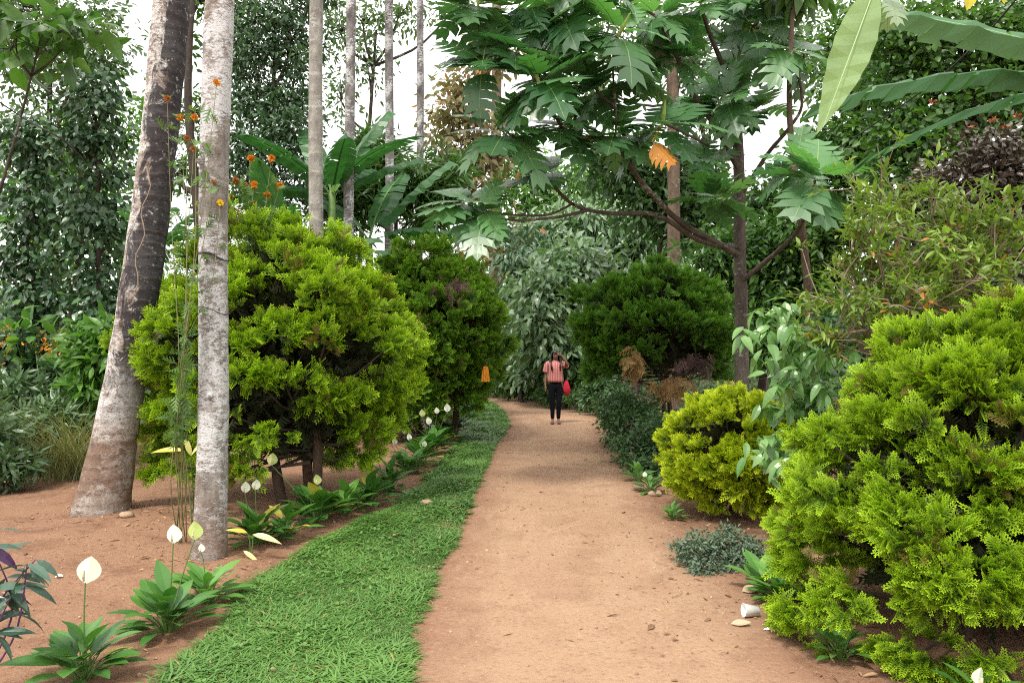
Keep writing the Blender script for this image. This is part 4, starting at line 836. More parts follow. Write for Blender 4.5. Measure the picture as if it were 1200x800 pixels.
def tall_grass():
    r = np.random.default_rng(54); Y = 9.0; b = P(92, 535, Y); base = np.array([b[0], Y, 0.]); t = thing('grass_tuft', 'tall straw coloured grass tuft against the left side of the coconut palm', 'grass tuft', base); m = MB(); n = 520
    p = np.column_stack([r.normal(base[0], .22, n), r.normal(Y, .15, n), np.zeros(n)]); th = r.uniform(0, 6.28, n); d = np.column_stack([np.cos(th)*.35, np.sin(th)*.35, np.ones(n)])
    m.scatter(BL2, p, d, np.column_stack([-np.cos(th), -np.sin(th), np.full(n, .2)]), r.uniform(.6, 1.5, n), .16, rng=r); m.build('blades', M['tall_grass'], t)
tall_grass()

# ------------------------------------------------------------------ banana plants
BAN = [banana_leaf(.30, 18, .35, .15, 1), banana_leaf(.26, 18, .6, .35, 2), banana_leaf(.32, 18, .15, .1, 3)]
def banana(label, base, H, leaves, seed, matn='banana', group='banana plants in the back garden'):
    r = np.random.default_rng(seed); base = np.array([base[0], base[1], 0.]); t = thing('banana_plant', label, 'banana plant', base, group)
    m = MB(); m.tube([base-[0, 0, .1], base+[.02, 0, H*.5], base+[0, 0, H*.95]], [.13, .11, .06], 12, .5); m.build('stem', M['stem_green'], t, smooth=True)
    for (az_, el_, L) in leaves:
        d = np.array([math.cos(az_)*math.cos(el_), math.sin(az_)*math.cos(el_), math.sin(el_)]); nn = np.array([-math.cos(az_)*math.sin(el_), -math.sin(az_)*math.sin(el_), math.cos(el_)])+r.normal(0, .15, 3)
        m = MB(); m.scatter(BAN[r.integers(3)], np.array([base+[0, 0, H*.93]]), np.array([d]), np.array([nn]), L, L, np.array([r.uniform(0, 1)])); m.build('leaf', M[matn], t)
def bl(n, L, r): return [(k*2.4+r.uniform(-.3, .3), r.uniform(.25, 1.25), L*r.uniform(.75, 1.1)) for k in range(n)]
rr_ = np.random.default_rng(9)
banana('banana plant with upright torn leaves between ringed palm and spotted palm', P(388, 480, 13.4)[:2], 4.7, [(.5, 1.15, 2.0), (2.2, 1.05, 1.9), (0.0, .55, 1.7), (3.1, .3, 1.7), (-2.5, .8, 1.7), (-1.2, .6, 1.6), (-.5, .95, 1.8), (1.3, .8, 1.8)], 61)
banana('banana plant with broad spreading leaves low behind the ringed palm', P(338, 480, 12.0)[:2], 3.1, bl(8, 1.6, rr_), 62)
banana('banana plant with one upright leaf above the silvery shrub', P(645, 452, 24)[:2], 3.4, [(1.5, 1.35, 1.8), (0, .3, 2.4), (3.1, .4, 2.2), (-.6, .6, 2)], 63)
banana('banana plant with arching leaf below the breadfruit branch', P(628, 452, 29)[:2], 5.2, [(0.1, .7, 3.2), (3.0, .5, 2.8), (1.5, 1.2, 2.8), (-1, .4, 3), (2.3, .9, 2.5)], 64)
banana('banana plant glimpsed behind the forked dark tree', P(185, 480, 13.5)[:2], 3.6, bl(7, 1.6, rr_), 65)
banana('tall banana plant far off left of the white sky', P(432, 470, 14)[:2], 3.9, [(0.2, .95, 2.2), (2.9, 1.0, 2.0), (1.2, 1.2, 2), (-.3, .3, 2.0), (3.5, .3, 2.0)], 66)
banana('banana plant rising behind the columns of climbing leaves', P(140, 480, 16)[:2], 4.0, bl(7, 1.8, rr_), 67)
# the big leaves arching in at the upper right
def corner_banana():
    base = np.array([3.9, 4.3, 0.]); t = thing('banana_plant', 'banana plant beyond the right edge whose long pale leaves arch in at upper right', 'banana plant', base, 'banana plants in the back garden')
    m = MB(); top = base+[0, 0, 3.0]; m.tube([base-[0, 0, .1], base+[.02, 0, 1.5], top], [.13, .11, .06], 12, .5); m.build('stem', M['stem_green'], t, smooth=True)
    for (e, L, T, mt, nn) in (((1058, 22, 4.2), None, BAN[2], 'banana_pale', (0.1, -.75, .65)), ((1020, 62, 4.6), None, BAN[0], 'banana', (0, -.45, .9)), ((1075, 85, 4.9), None, BAN[1], 'banana', (0, -.4, .9)), ((1300, -200, 4.5), None, BAN[0], 'banana', (0, 0, 1.))):
        E = P(*e); d = E-top; L = np.linalg.norm(d)*1.08; d = d/L; d[2] += .15
        m = MB(); m.scatter(T, np.array([top]), np.array([d]), np.array([nn]), L, L*.24, np.array([.5])); m.build('leaf', M[mt], t)
corner_banana()
def cocoa():
    base = np.array([2.9, 2.2, 0.]); t = thing('overhanging_tree', 'tree reaching in from the right with one large pale leaf hanging down at the top', 'tree', base)
    r = np.random.default_rng(7); m = MB(); j = P(1045, -25, 3.0)
    m.tube(curve([base-[0, 0, .1], base+[.05, .1, 1.8], base+[-.2, .3, 3.0], P(1180, -120, 2.8), j+[0, 0, .05], P(1000, -40, 3.1)], 26), np.linspace(.07, .010, 26), 8, .5)
    m.build('trunk', M['bark_brown'], t, smooth=True)
    S = P(1028, -22, 3.0); E = P(964, 150, 2.92); d = E-S; L = np.linalg.norm(d)*1.02
    T = leaf(.34, 14, .05, .06, .42, 1.0); T['v'][:, 2] += .012*np.sin(T['v'][:, 0]*42)*np.abs(T['v'][:, 1])*6
    m = MB(); m.scatter(T, np.array([S]), np.array([d]), np.array([[.15, -1., .25]]), L, L*.70, np.array([.3])); q = np.linspace(0, 1, 14)[:, None]; m.tube(S+d*q+np.array([0, -.004, 0])-np.array([0,-1,.25])*(-.0)*q, np.linspace(.003, .001, 14), 4, .9, tip=2.0)
    m.build('hanging_leaf', M['hang_leaf'], t)
    m = MB(); bread_leaf_set(m, P(1040, -5, 3.1), np.array([0, -.3, 1.]), 3, .16, r, droop=.8); m.build('leaf', M['silver_green'], t)
    for (e, dd) in ((P(1140, -15, 3.2), [-.2, 0, -1.]), (P(1172, -22, 3.2), [.3, 0, -1])): m = MB(); m.scatter(LF_ROUND, np.array([e]), np.array([dd]), np.array([[0, -1, .3]]), .10, None, np.array([.4])); m.build('yellow_leaf', M['yellow_leaf'], t)
    for k in range(5):
        m = MB(); a = r.uniform(0, 6.28); p = P(1250+r.uniform(0, 120), -60, 3.0); m.scatter(LF_BIG, np.array([p]), np.array([[math.cos(a), math.sin(a), -.6]]), np.array([[0, 0, 1.]]), .3, .3, np.array([.5])); m.build('leaf', M['mid_green'], t)
cocoa()
def cable():
    M['wire'] = plain('black wire', (.02, .02, .022), .5)
    a = [P(1215, -30, 4.2), P(1160, 35, 4.7), P(1100, 92, 5.3), P(1040, 135, 6.0), P(985, 172, 6.7), P(945, 195, 8.1)]
    m = MB(); m.tube(curve(a, 50), .006, 6, .5); o = m.build('cable', M['wire'], origin=a[-1]); tag(o, 'thin dark cable sloping down across the upper right foliage', 'cable')
    a = [P(-12, 112, 8.0), P(30, 140, 8.2), P(75, 165, 8.4), P(100, 190, 9.8)]
    m = MB(); m.tube(curve(a, 20), .008, 6, .5); o = m.build('cable', M['wire'], origin=a[-1]); tag(o, 'thin dark line crossing the foliage at far left', 'cable')
cable()

# ------------------------------------------------------------------ peace lilies
def lily(label, px, py, S, nl, fl, seed, light=False, spread=1.0):
    """fl: (px,py,kind,size) flowers in the photo's frame"""
    r = np.random.default_rng(seed); g = G(px, py); base = np.array([g[0], g[1], float(hgt(g[0], g[1]))]); t = thing('peace_lily', label, 'peace lily', base, 'peace lilies along the grass edge')
    m = MB(); st = MB()
    T = leaf(.44, 7, .07, .30, .45, .95); nl = int(nl*1.9); S *= 1.15
    for k in range(nl):
        a = k*2.39996+r.uniform(-.7, .7); s = (k+.5)/nl; e = 1.45-.80*s+r.uniform(-.3, .3); pl = S*r.uniform(.25, .75)*(1-.4*s); ll = S*r.uniform(.5, .9)
        o = base+np.array([math.cos(a), math.sin(a), 0])*.035*S*4*s*spread; d = np.array([math.cos(a)*math.cos(e), math.sin(a)*math.cos(e), math.sin(e)]); k1 = o+d*pl
        st.tube([o, (o+k1)/2+[0, 0, .01], k1], [.005, .004, .003], 5, .5)
        d2 = norm(d+np.array([math.cos(a)*.5, math.sin(a)*.5, -.1])); nn = np.array([-math.cos(a)*math.sin(e), -math.sin(a)*math.sin(e), math.cos(e)+.3])+r.normal(0, .12, 3)
        m.scatter(T, np.array([k1]), np.array([d2]), np.array([nn]), ll, ll*r.uniform(.85, 1.1), np.array([r.uniform(0, 1)]))
    st.build('leaf_stem', M['stem_green'], t); m.build('foliage', M['lily_light' if light else 'lily_leaf'], t)
    for (fx, fy, kind, sz) in fl:
        Yf = base[1]+r.uniform(-.08, .08); c = P(fx, fy, Yf); s = MB(); q = curve([base+r.normal(0, .01, 3)*[1, 1, 0], (base+c)/2+[r.uniform(-.01, .01), 0, 0], c-[0, 0, sz*.45]], 10); s.tube(q, np.linspace(.0045, .003, 10), 5, .5); s.build('stalk', M['stem_green'], t)
        f = MB(); Tn = leaf(.78, 7, -.16, -.12, .42, .85); a = r.uniform(-.35, .35); f.scatter(Tn, np.array([c-[0, 0, sz*.5]]), np.array([[a*.6, .12, 1.]]), np.array([[a, -1, .15]]), sz*1.05, sz*1.1, np.array([.6])); fo = f.build('spathe', M['green_spathe' if kind == 'g' else 'white_spathe'], t)
        sp = MB(); b0 = c-[0, .012, sz*.38]; sp.tube([b0, b0+[a*.01, -.008, sz*.2], b0+[a*.02, -.008, sz*.42]], [.005, .006, .004], 7, .5); sp.build('spadix', M['spadix'], t)
lily('peace lily clump at lower left with one white flower on a tall stalk', 98, 795, .22, 22, [(100, 668, 'w', .125)], 71)
lily('peace lily clump with round white flower left of the pale lichen trunk foot', 196, 738, .235, 24, [(203, 626, 'w', .10), (228, 622, 'g', .10)], 72)
lily('paler peace lily clump close against the pale lichen trunk foot', 243, 706, .20, 22, [(236, 642, 'w', .05)], 73, True)
lily('peace lily behind the pale trunk foot with two white flowers held up', 300, 640, .24, 24, [(287, 571, 'w', .085), (299, 568, 'w', .08)], 74)
lily('peace lily clump under the lime thuja with one greenish flower', 372, 612, .27, 26, [(372, 562, 'g', .09), (318, 538, 'g', .11)], 75)
lily('dark leaved peace lily beside the grass strip, flowerless', 432, 592, .26, 24, [], 76)
lily('light peace lily clump with several white flowers where grass strip narrows', 478, 553, .25, 28, [(453, 508, 'w', .10), (474, 504, 'g', .09), (463, 517, 'w', .09), (497, 520, 'w', .08)], 77, True)
lily('peace lily clump beside the tall left thuja with white flowers', 505, 533, .30, 28, [(524, 478, 'w', .12), (503, 493, 'w', .11), (495, 484, 'g', .11), (512, 481, 'w', .09)], 78)
lily('peace lily clump near the far end of grass strip, high white flowers', 530, 512, .33, 28, [(533, 467, 'w', .13), (536, 472, 'w', .12), (543, 500, 'w', .08)], 79)
lily('farthest peace lily clump at the end of the grass strip', 546, 488, .36, 24, [(549, 462, 'w', .11)], 80, True)
lily('peace lily in the row directly right of the yellow leaved plant', 335, 632, .22, 16, [], 171)
lily('small peace lily between the lime thuja stems and the grass strip', 405, 603, .24, 18, [], 172, True)
lily('peace lily touching the grass edge where the strip bends', 455, 573, .25, 20, [(441, 530, 'w', .08)], 173)
lily('broad peace lily clump in front of the tall left thuja stems', 492, 545, .30, 22, [(480, 512, 'w', .09), (488, 530, 'g', .07)], 174)
lily('peace lily low in shade under the tall left thuja', 516, 521, .30, 22, [(508, 500, 'w', .08)], 175)
lily('peace lily beside the far curve of the grass strip', 539, 499, .34, 22, [(531, 489, 'w', .09)], 176)
lily('tiny peace lily at the right path edge under the creeper mound', 762, 580, .18, 14, [(756, 556, 'w', .06)], 177)
lily('low lily at the right path edge left of the lime thuja', 748, 567, .18, 12, [], 178, True)
lily('lily seedlings at the right path edge across from the silver shrub', 788, 608, .13, 10, [], 179, True)
lily('light green lily clump on the right soil beside the fallen white cup', 915, 703, .17, 26, [], 81, True, 1.6)
lily('lily with two long blades leaning left beside the silver shrub', 893, 690, .20, 9, [], 82, True)
lily('pale flowering lily peeping from under the right foreground thuja', 1150, 838, .16, 9, [(1146, 792, 'w', .07)], 83)
lily('small lily clump under the right foreground thuja', 985, 770, .13, 14, [], 84, True, 1.5)
def yellow_lily(label, root, leaves, seed, mt):
    r = np.random.default_rng(seed); g = G(*root); base = np.array([g[0], g[1], 0.]); t = thing('yellowing_plant', label, 'plant', base); s = MB(); T = leaf(.42, 7, .08, .3, .4, .9)
    for (a, b, c, d, L, mm) in leaves:
        p = P(a, b, base[1]-.03); e = P(c, d, base[1]-.08); s.tube(curve([base, (base+p)/2+[.01, 0, .02], p], 8), np.linspace(.006, .003, 8), 5, .5)
        m = MB(); m.scatter(T, np.array([p]), np.array([e-p]), np.array([[0, -.6, .8]]), np.linalg.norm(e-p)*1.05, L, np.array([r.uniform(0, 1)])); m.build('leaf', M[mm], t)
    s.build('stem', M['stem_green'], t)
yellow_lily('plant with yellow and cream leaves beside the white flowered lily near the pale trunk', (293, 655), [(290, 624, 268, 617, .09, 'yellow_leaf'), (296, 626, 326, 630, .12, 'pale_yellow'), (285, 645, 303, 656, .08, 'pale_yellow')], 91, None)
yellow_lily('plant with cream yellow leaves left of the pale trunk halfway up to the thuja', (226, 640), [(216, 528, 178, 523, .13, 'yellow_leaf'), (224, 534, 216, 510, .10, 'pale_yellow'), (224, 534, 238, 512, .10, 'pale_yellow')], 92, None)

def edge_plant():
    r = np.random.default_rng(93); base = np.array([-2.35, 3.25, 0.]); t = thing('purple_stemmed_plant', 'narrow dark leaved plant with purple stem poking in at lower left edge', 'plant', base); s = MB(); m = MB()
    for (px, py) in ((8, 690), (32, 660), (-10, 640), (-20, 610), (12, 700), (-25, 700), (42, 655)):
        e = P(px, py, 3.2+r.uniform(-.1, .1)); q = curve([base, base*.5+e*.5+r.normal(0, .05, 3), e], 12); s.tube(q, np.linspace(.006, .0025, 12), 5, .5)
        n = 9; j = r.integers(7, 12, n); a = r.uniform(0, 6.28, n); d = np.column_stack([np.cos(a), np.sin(a)*.5, r.uniform(-.9, .35, n)]); m.scatter(LF_LONG, q[j], d, r.normal(0, .4, (n, 3))+[0, -.4, 1], r.uniform(.09, .17, n), None, r.uniform(0, 1, n))
    M['purple_stem'] = plain('purple stems', (.12, .04, .14), .5); s.build('stem', M['purple_stem'], t); m.build('foliage', M['purple_green'], t)
edge_plant()

# ------------------------------------------------------------------ small things
def cup():
    g = G(880, 722); r = .037; L = .085; z0 = float(hgt(*g))+.006+r*.95; c = np.array([g[0], g[1], z0]); M['paper'] = plain('white paper', (.80, .80, .79), .6, var=.03)
    d = norm(np.array([1, .10, -.10])); u = norm(np.cross(d, [0, 0, 1.])); w = np.cross(u, d); m = MB(); V = []; ang = np.arange(28)*2*np.pi/28
    for (s, rr) in ((1, .026), (0, .037), (-.02, .0385), (-.02, .036), (.03, .0355), (.97, .0245)): V += [c+d*(s-.5)*L+rr*(math.cos(a)*u+math.sin(a)*w) for a in ang]
    f = []
    for k in range(5):
        for j in range(28): f.append((k*28+j, k*28+(j+1) % 28, (k+1)*28+(j+1) % 28, (k+1)*28+j))
    f.append(list(range(5*28, 6*28))); f.append(list(range(27, -1, -1))); m.add(V, f); o = m.build('paper_cup', M['paper'], origin=c, smooth=True); tag(o, 'white paper cup lying on its side on the dirt at lower right', 'cup')
    g = G(867, 732); m = MB(); r2 = np.random.default_rng(3); M['dry_leaf'] = leafmat('dry fallen leaf', (.42, .30, .20), (.50, .38, .26), rough=.8, transl=.1)
    T = leaf(.6, 6, .12, -.1, .4, .8); m.scatter(T, np.array([[g[0]-.05, g[1], float(hgt(*g))+.014]]), np.array([[1, -.12, .02]]), np.array([[.1, -.25, 1.]]), .11, .10, np.array([.6])); o = m.build('fallen_leaf', M['dry_leaf'], origin=(g[0], g[1], 0)); tag(o, 'pale dry fallen leaf lying in front of the paper cup', 'leaf')
    g = G(880-1, 694); m = MB(); m.scatter(T, np.array([[g[0]-.05, g[1], float(hgt(*g))+.016]]), np.array([[1, .3, .05]]), np.array([[.1, -.35, 1.]]), .13, .12, np.array([.1])); o = m.build('fallen_leaf', M['dry_leaf'], origin=(g[0], g[1], 0)); tag(o, 'brown dry fallen leaf behind the paper cup by the lily', 'leaf')
    for lab, px, py, s in (('small white paper scrap right of the paper cup', 899, 738, .022), ('crumpled white scrap on the left soil near the lone lily flower', 69, 677, .03)):
        g = G(px, py); m = MB(); V = []; n = 9
        for i in range(n):
            a = i*6.283/n; rr = s*r2.uniform(.6, 1.1); V.append((g[0]+rr*math.cos(a), g[1]+rr*math.sin(a), float(hgt(*g))+.008+r2.uniform(0, .4)*s))
        V.append((g[0], g[1], float(hgt(*g))+.01+s*.6)); V.append((g[0], g[1], float(hgt(*g))+.004)); m.add(V, [(i, (i+1) % n, n) for i in range(n)]+[((i+1) % n, i, n+1) for i in range(n)]); o = m.build('paper_scrap', M['paper'], origin=(g[0], g[1], 0)); tag(o, lab, 'litter')
    # stones at the bed edges
    for lab, px, py, s in (('pale stone at the bed edge beside the narrow part of the grass', 457, 571, .07), ('round stone near the foot of the coconut palm', 148, 612, .05), ('small pinkish stone lying on the grass strip', 500, 590, .05), ('brown stone at right path edge left of the lime thuja', 767, 583, .06)):
        g = G(px, py); m = MB(); n = 12; V = [];
        for k in range(6):
            ph = math.pi*k/5
            for i in range(n): a = i*6.283/n; q = 1+.12*math.sin(3*a+k+px)+r2.uniform(-.06, .06); V.append((g[0]+s*q*math.sin(ph)*math.cos(a)*1.3, g[1]+s*q*math.sin(ph)*math.sin(a), .02+float(hgt(*g))+s*.6*math.cos(ph)*q))
        m.add(V, [(k*n+i, (k+1)*n+i, (k+1)*n+(i+1) % n, k*n+(i+1) % n) for k in range(5) for i in range(n)]); M.setdefault('stone', plain('dusty stone', (.36, .25, .17), .9)); o = m.build('stone', M['stone'], origin=(g[0], g[1], 0), smooth=True); tag(o, lab, 'stone')
cup()
def banner():
    Y = 11.7; M['orange'] = plain('orange cloth', (.55, .22, .02), .8)
    z1 = P(569, 429, Y)[2]; z0 = P(569, 447, Y)[2]; x0 = P(569, 440, Y)[0]; o_ = np.array([x0, Y, z0]); m = MB(); V = []; n = 9
    for z, wv in ((z0, 1.0), ((z0+z1)/2, .9), (z1, .55)):
        for i in range(n): V.append((x0+(-.065+.13*i/(n-1))*wv, Y-.02+.014*math.sin(i*1.8+z*9), z))
    k = len(V); V += [(x, y+.01, z) for x, y, z in V]; f = [(a*n+i, a*n+i+1, (a+1)*n+i+1, (a+1)*n+i) for a in range(2) for i in range(n-1)]; f += [tuple(k+q for q in g[::-1]) for g in f]
    m.add(V, f); m.tube([(x0, Y-.01, z1-.01), (x0+.01, Y+.10, z1+.05), (x0-.02, Y+.5, z1+.10)], .004, 5, .5, mi=1); o = m.build('hanging_cloth', [M['orange'], M['twig_dark']], origin=o_); tag(o, 'small orange cloth strip hanging at the lower right edge of the tall left thuja', 'cloth')
banner()

# ------------------------------------------------------------------ person
def skin_obj(name, V, E, Rr, mt, parent, sub=2, root=0):
    me = bpy.data.meshes.new(name); me.from_pydata([tuple(v) for v in V], E, []); o = bpy.data.objects.new(name, me); COL.objects.link(o); o.parent = parent
    o.modifiers.new('skin', 'SKIN')
    sv = me.skin_vertices[0].data
    for i, rr in enumerate(Rr):
        sv[i].radius = rr if isinstance(rr, tuple) else (rr, rr); sv[i].use_root = (i == root)
    s = o.modifiers.new('sub', 'SUBSURF'); s.levels = sub; s.render_levels = sub; me.materials.append(mt)
    # turn it into one plain mesh
    bpy.context.view_layer.update(); dg = bpy.context.evaluated_depsgraph_get(); m2 = bpy.data.meshes.new_from_object(o.evaluated_get(dg)); o.modifiers.clear(); o.data = m2
    m2.polygons.foreach_set('use_smooth', [True]*len(m2.polygons)); return o
def person():
    g = P(651, 498, 15.7); g0 = np.array([g[0], 15.7, float(hgt(g[0], 15.7))+.008]); t = thing('person', 'long haired woman in pink striped blouse and black trousers on the path, shading her eyes', 'person', g0)
    skin = plain('brown skin', (.20, .105, .065), .55, var=.06); hairm = plain('black hair', (.012, .010, .012), .45); blm = bpy.data.materials.new('pink striped blouse')
    blm.use_nodes = True; n = blm.node_tree.nodes; n.clear(); l = blm.node_tree.links; v = coords(n, l); w = n.new('ShaderNodeTexWave'); w.bands_direction = 'X'; w.inputs['Scale'].default_value = 9; w.inputs['Distortion'].default_value = .6; l.new(v, w.inputs[0])
    finish(n, l, mixc(n, l, ramp(n, l, w.outputs['Fac'], .4, .7), (.42, .10, .11), (.60, .29, .25)), .8, .1)
    trm = plain('black trousers', (.006, .006, .009), .95, .1); shoe = plain('dark red sandals', (.10, .04, .04), .6)
    V = [(0, 0, .83), (0, .01, .98), (0, .01, 1.15), (0, .015, 1.27), (0, .005, 1.335), (0, -.01, 1.40), (0, -.015, 1.47), (0, -.01, 1.525)]; Rr = [(.10, .08), (.088, .068), (.10, .075), (.07, .05), (.038, .038), (.062, .072), (.066, .078), (.04, .05)]
    E = [(i, i+1) for i in range(7)]
    def chain(start, pts, rs):
        k = start
        for p, r_ in zip(pts, rs): V.append(p); Rr.append(r_); E.append((k, len(V)-1)); k = len(V)-1
        return k
    for sg in (-1, 1): chain(0, [(sg*.08, 0, .77), (sg*.078, -.01, .60), (sg*.07, -.015-.02*(sg > 0), .44), (sg*.064, .005, .25), (sg*.062, .02, .085), (sg*.07, -.03, .035), (sg*.085, -.13, .028)], [.078, .066, .048, .045, .030, .034, .024])
    nose = chain(5, [(0, -.088, 1.425), (0, -.098, 1.418)], [.012, .008])
    # hanging arm
    h = chain(3, [(-.10, .01, 1.26), (-.165, .01, 1.235), (-.195, .015, 1.10), (-.205, .01, 1.0), (-.215, -.02, .88), (-.215, -.035, .80), (-.215, -.04, .755)], [.045, .042, .034, .029, .024, .018, .022])
    for k, (dx, dl) in enumerate(((-.010, .060), (-.003, .068), (.005, .063), (.013, .050))): chain(h, [(-.215+dx*.6, -.045+dx*1.6, .73), (-.215+dx*.3, -.052+dx*2, .73-dl*.5), (-.208, -.058+dx*2, .735-dl)], [.009, .008, .006])
    chain(h-1, [(-.20, -.07, .77), (-.197, -.08, .74)], [.009, .007])
    # raised arm, hand flat at the brow
    h = chain(3, [(.10, .0, 1.265), (.165, -.01, 1.245), (.215, -.06, 1.235), (.255, -.11, 1.235), (.20, -.135, 1.33), (.145, -.145, 1.415), (.105, -.14, 1.455)], [.045, .042, .035, .029, .025, .018, .022])
    for k in range(4): dz = (k-1.5)*.013; chain(h, [(.085, -.138-abs(dz), 1.462+dz), (.055, -.130, 1.470+dz), (.03-.004*k, -.118, 1.474+dz)], [.009, .008, .006])
    chain(h-1, [(.12, -.125, 1.415), (.10, -.115, 1.425)], [.009, .007])
    skin_obj('body', V, E, Rr, skin, t)
    # face
    for sg in (-1, 1):
        m = MB(); c = np.array([sg*.027, -.082, 1.452])+g0; ph = np.linspace(0, np.pi, 6); m.add([c+np.array([.011*math.sin(p)*math.cos(a), -.008*math.sin(p)*math.sin(a), .006*math.cos(p)]) for p in ph for a in np.arange(8)*np.pi/4], [(i*8+j, (i+1)*8+j, (i+1)*8+(j+1) % 8, i*8+(j+1) % 8) for i in range(5) for j in range(8)]); m.build('eye', hairm, t, smooth=True)
    m = MB(); m.tube(np.array([(-.022, -.079, 1.388), (-.01, -.088, 1.391), (0, -.090, 1.388), (.01, -.088, 1.391), (.022, -.079, 1.388)])+g0, [.002, .005, .006, .005, .002], 6, .5); M['lip'] = plain('lips', (.22, .06, .05), .5); m.build('mouth', M['lip'], t, smooth=True)
    def loft(name, rings, mt, seg=40, fold=0.0, nf=12, close=True):
        V = []; r = np.random.default_rng(5)
        for i, (cx, cy, z, rx, ry) in enumerate(rings):
            for j in range(seg):
                a = j*2*np.pi/seg; f = 1+fold*math.sin(a*nf+i*.35)*(.4+.6*i/len(rings)); V.append(g0+np.array([cx+rx*f*math.cos(a), cy+ry*f*math.sin(a), z]))
        F_ = [(i*seg+j, (i+1)*seg+j, (i+1)*seg+(j+1) % seg, i*seg+(j+1) % seg) for i in range(len(rings)-1) for j in range(seg)]
        return V, F_
    m = MB()
    V1, F1 = loft('b', [(0, .01, 1.335, .045, .045), (0, .01, 1.31, .075, .06), (0, .01, 1.285, .13, .08), (0, .005, 1.25, .155, .098), (0, 0, 1.20, .148, .112), (0, -.003, 1.13, .146, .120), (0, 0, 1.05, .158, .118), (0, 0, .97, .166, .120), (0, 0, .915, .172, .124), (0, 0, .885, .165, .118), (0, 0, .875, .14, .10)], blm, fold=.035); m.add(V1, F1)
    for pts in ([(-.12, .01, 1.275), (-.17, .01, 1.245), (-.195, .012, 1.17), (-.205, .012, 1.09)], [(.12, .0, 1.275), (.17, -.01, 1.25), (.205, -.05, 1.235), (.235, -.085, 1.235)]): m.tube(np.array(curve(pts, 9))+g0, np.linspace(.055, .064, 9), 16, .5, cap=False)
    m.build('blouse', blm, t, smooth=True)
    V = [(0, .0, .90), (0, .005, .82), (-.08, 0, .76), (-.078, -.01, .60), (-.07, -.015, .44), (-.064, .005, .25), (-.062, .018, .085), (.08, 0, .76), (.078, -.01, .60), (.07, -.035, .44), (.064, .0, .25), (.062, .018, .085)]
    skin_obj('trousers', V, [(0, 1), (1, 2), (2, 3), (3, 4), (4, 5), (5, 6), (1, 7), (7, 8), (8, 9), (9, 10), (10, 11)], [(.128, .098), (.125, .10), .090, .078, .058, .052, .042, .090, .078, .058, .052, .042], trm, t)
    for sg in (-1, 1):
        m = MB(); c = g0+np.array([sg*.074, -.055, 0]); V = [];
        for z, k in ((-.002, 1), (.016, 1.0), (.030, .85)):
            V += [c+np.array([.040*k*math.cos(a), .115*k*math.sin(a), z]) for a in np.arange(20)*2*np.pi/20]
        m.add(V, [(i*20+j, i*20+(j+1) % 20, (i+1)*20+(j+1) % 20, (i+1)*20+j) for i in range(2) for j in range(20)]+[list(range(40, 60)), list(range(19, -1, -1))]); m.build('sandal', shoe, t, smooth=True)
    # hair: cap and long locks over the shoulders
    m = MB(); V = []; seg = 24
    for i in range(9):
        ph = math.pi*.5*i/8*1.25
        for j in range(seg):
            a = j*2*np.pi/seg; front = max(0, -math.sin(a)); rr = math.sin(ph); drop = math.cos(ph)*(.085); zf = 1.475+drop
            if front > .35: zf = max(zf, 1.485)
            V.append(g0+np.array([.082*rr*math.cos(a), .002+.094*rr*math.sin(a), zf]))
    m.add(V, [(i*seg+j, (i+1)*seg+j, (i+1)*seg+(j+1) % seg, i*seg+(j+1) % seg) for i in range(8) for j in range(seg)])
    r = np.random.default_rng(8)
    for k in range(70):
        a = r.uniform(-.35, math.pi+.35); x = .078*math.cos(a); y = .085*math.sin(a); fr = (math.sin(a) < .25); L = r.uniform(.26, .36)
        sx = 1 if x > 0 else -1
        p = [(x*.8, y*.8, 1.53), (x*1.08, y*1.05, 1.45), (x*1.12+sx*.01, y*1.0+.0, 1.36), (x*1.05+sx*.02, (y*.9 if not fr else -.085-.02*r.random()), 1.26), (x*.95+sx*.01+r.normal(0, .012), (.10 if not fr else -.125-.015*r.random()), 1.50-L*1.1)]
        m.tube(np.array(curve(p, 12))+g0, np.linspace(.020, .009, 12), 6, .5)
    m.build('hair', hairm, t, smooth=True)
    # the red bag at her hip
    bg = g0+np.array([.235, -.01, .60]); tb = thing('bag', 'soft red bag hanging at the hip of the person in pink', 'bag', bg); red = plain('red cloth', (.42, .018, .04), .8, .2, var=.3)
    m = MB(); V = []; seg = 20; prof = [(.00, .02), (.03, .055), (.09, .075), (.16, .072), (.22, .058), (.27, .04), (.30, .022), (.315, .01)]
    for (z, rr) in prof: V += [bg+np.array([rr*math.cos(a)*(1+.2*math.sin(3*a+z*22)+.08*math.sin(7*a-z*30)), rr*.62*math.sin(a), z]) for a in np.arange(seg)*2*np.pi/seg]
    m.add(V, [(i*seg+j, i*seg+(j+1) % seg, (i+1)*seg+(j+1) % seg, (i+1)*seg+j) for i in range(len(prof)-1) for j in range(seg)]+[list(range(seg-1, -1, -1)), list(range((len(prof)-1)*seg, len(prof)*seg))]); m.build('pouch', red, tb, smooth=True)
    m = MB(); m.tube(curve([bg+[0, 0, .31], g0+[.225, -.03, 1.05], g0+[.185, -.02, 1.24], g0+[.17, .04, 1.26], g0+[.21, .05, 1.05], bg+[.01, .01, .31]], 24), .007, 6, .5); m.build('strap', trm, tb)
person()

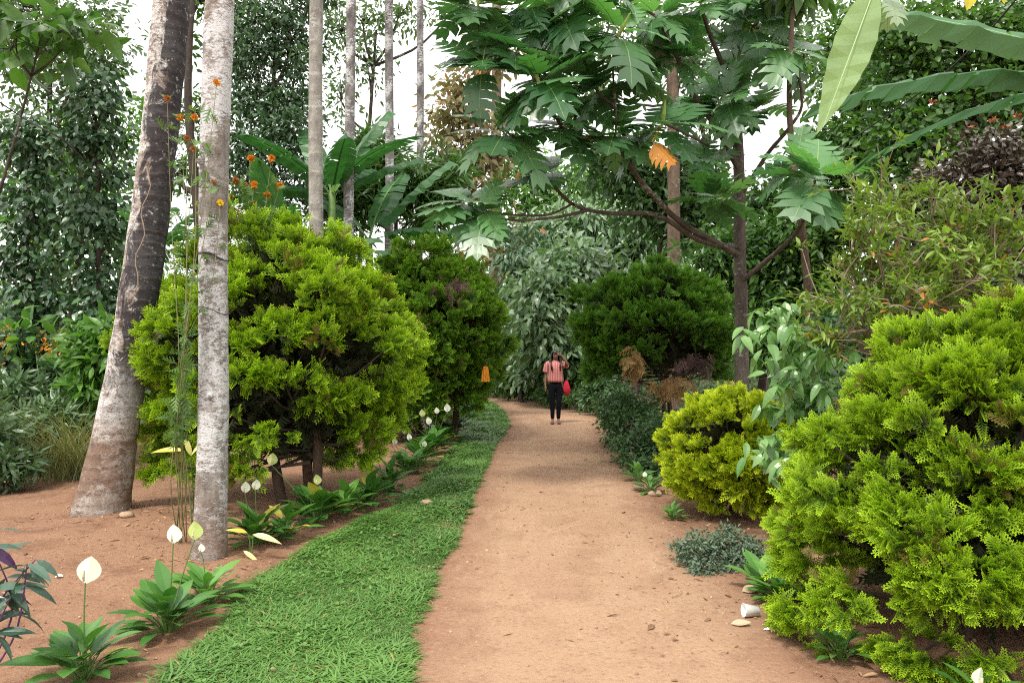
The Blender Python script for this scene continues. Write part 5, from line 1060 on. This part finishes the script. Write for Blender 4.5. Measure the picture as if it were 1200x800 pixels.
# ------------------------------------------------------------------ far mass
def far_wood():
    r = np.random.default_rng(200); m = MB()
    for (x0, x1, y0, y1, h0, h1, n, s, low) in ((-34, -6.5, 17, 34, 0, 4.2, 20000, .30, 0), (2.0, 34, 19, 36, 0, 6, 26000, .32, 0), (-34, 34, 37, 50, 0, 7.5, 38000, .5, 0)):
        ns = 420; c = np.column_stack([r.uniform(x0, x1, ns), r.uniform(y0, y1, ns), r.uniform(h0, h1, ns)*r.uniform(.5, 1, ns)]); w = r.integers(0, ns, n)
        keep = np.ones(n, bool); p = c[w]+r.normal(0, 1, (n, 3))*[.9, .9, .7]
        p[:, 2] = np.abs(p[:, 2]); d = r.normal(0, 1, (n, 3))-[0, 0, .5]; 
        path = (np.abs(p[:, 0]+2.2) < 2.4) & (p[:, 1] < 34) & (p[:, 1] > 26); p = p[~path]; d = d[~path]; k = len(p)
        m.scatter(LF_FAR, p, d, r.normal(0, .5, (k, 3))+[0, -.2, .8], s*r.uniform(.6, 1.3, k), None, r.uniform(0, 1, ns)[w][~path]*.7+r.uniform(0, .3, k))
    M['wood'] = leafmat('far wood leaves', (.035, .085, .035), (.10, .17, .07), rough=.5, transl=.3, clump=.5)
    tag(m.build('far_wood', M['wood']), kind='stuff')
    m = MB(); n = 42000    # ground cover in the back garden
    p = np.column_stack([r.uniform(-14, 14, n*2), r.uniform(8.5, 33, n*2)]); Ls = smooth_line(PL, 300); Rs = smooth_line(PR, 300)
    a = np.array([np.min(np.hypot(Ls[::3, 0]-x, Ls[::3, 1]-y)) for x, y in p]); b = np.array([np.min(np.hypot(Rs[::3, 0]-x, Rs[::3, 1]-y)) for x, y in p])
    inL = p[:, 0] < np.interp(p[:, 1], Ls[:180, 1], Ls[:180, 0])-.1; inR = p[:, 0] > np.interp(p[:, 1], Rs[:200, 1], Rs[:200, 0])+.15
    bare = (p[:, 0] < -.8) & (p[:, 1] < 12.2) & (p[:, 0] > -9)
    ok = (((p[:, 1] > 19) & ((np.minimum(a, b) > .9) & ((inR) | (p[:, 1] > 31)) | ((p[:, 0] < -5)))) | ((p[:, 1] <= 19) & (inR | (inL & (a > 1.0))))) & ~bare
    p = p[ok][:n]; k = len(p); th = r.uniform(0, 6.28, k); tall = r.uniform(.02, .35, k)**1.2
    m.scatter(LF, np.column_stack([p, hgt(p[:, 0], p[:, 1])+tall]), np.column_stack([np.cos(th), np.sin(th), r.uniform(-.3, .8, k)]), np.tile([0, 0, 1.], (k, 1))+r.normal(0, .3, (k, 3)), r.uniform(.07, .2, k), None, r.uniform(0, 1, k))
    tag(m.build('ground_cover', M['creeper']), kind='stuff')
far_wood()
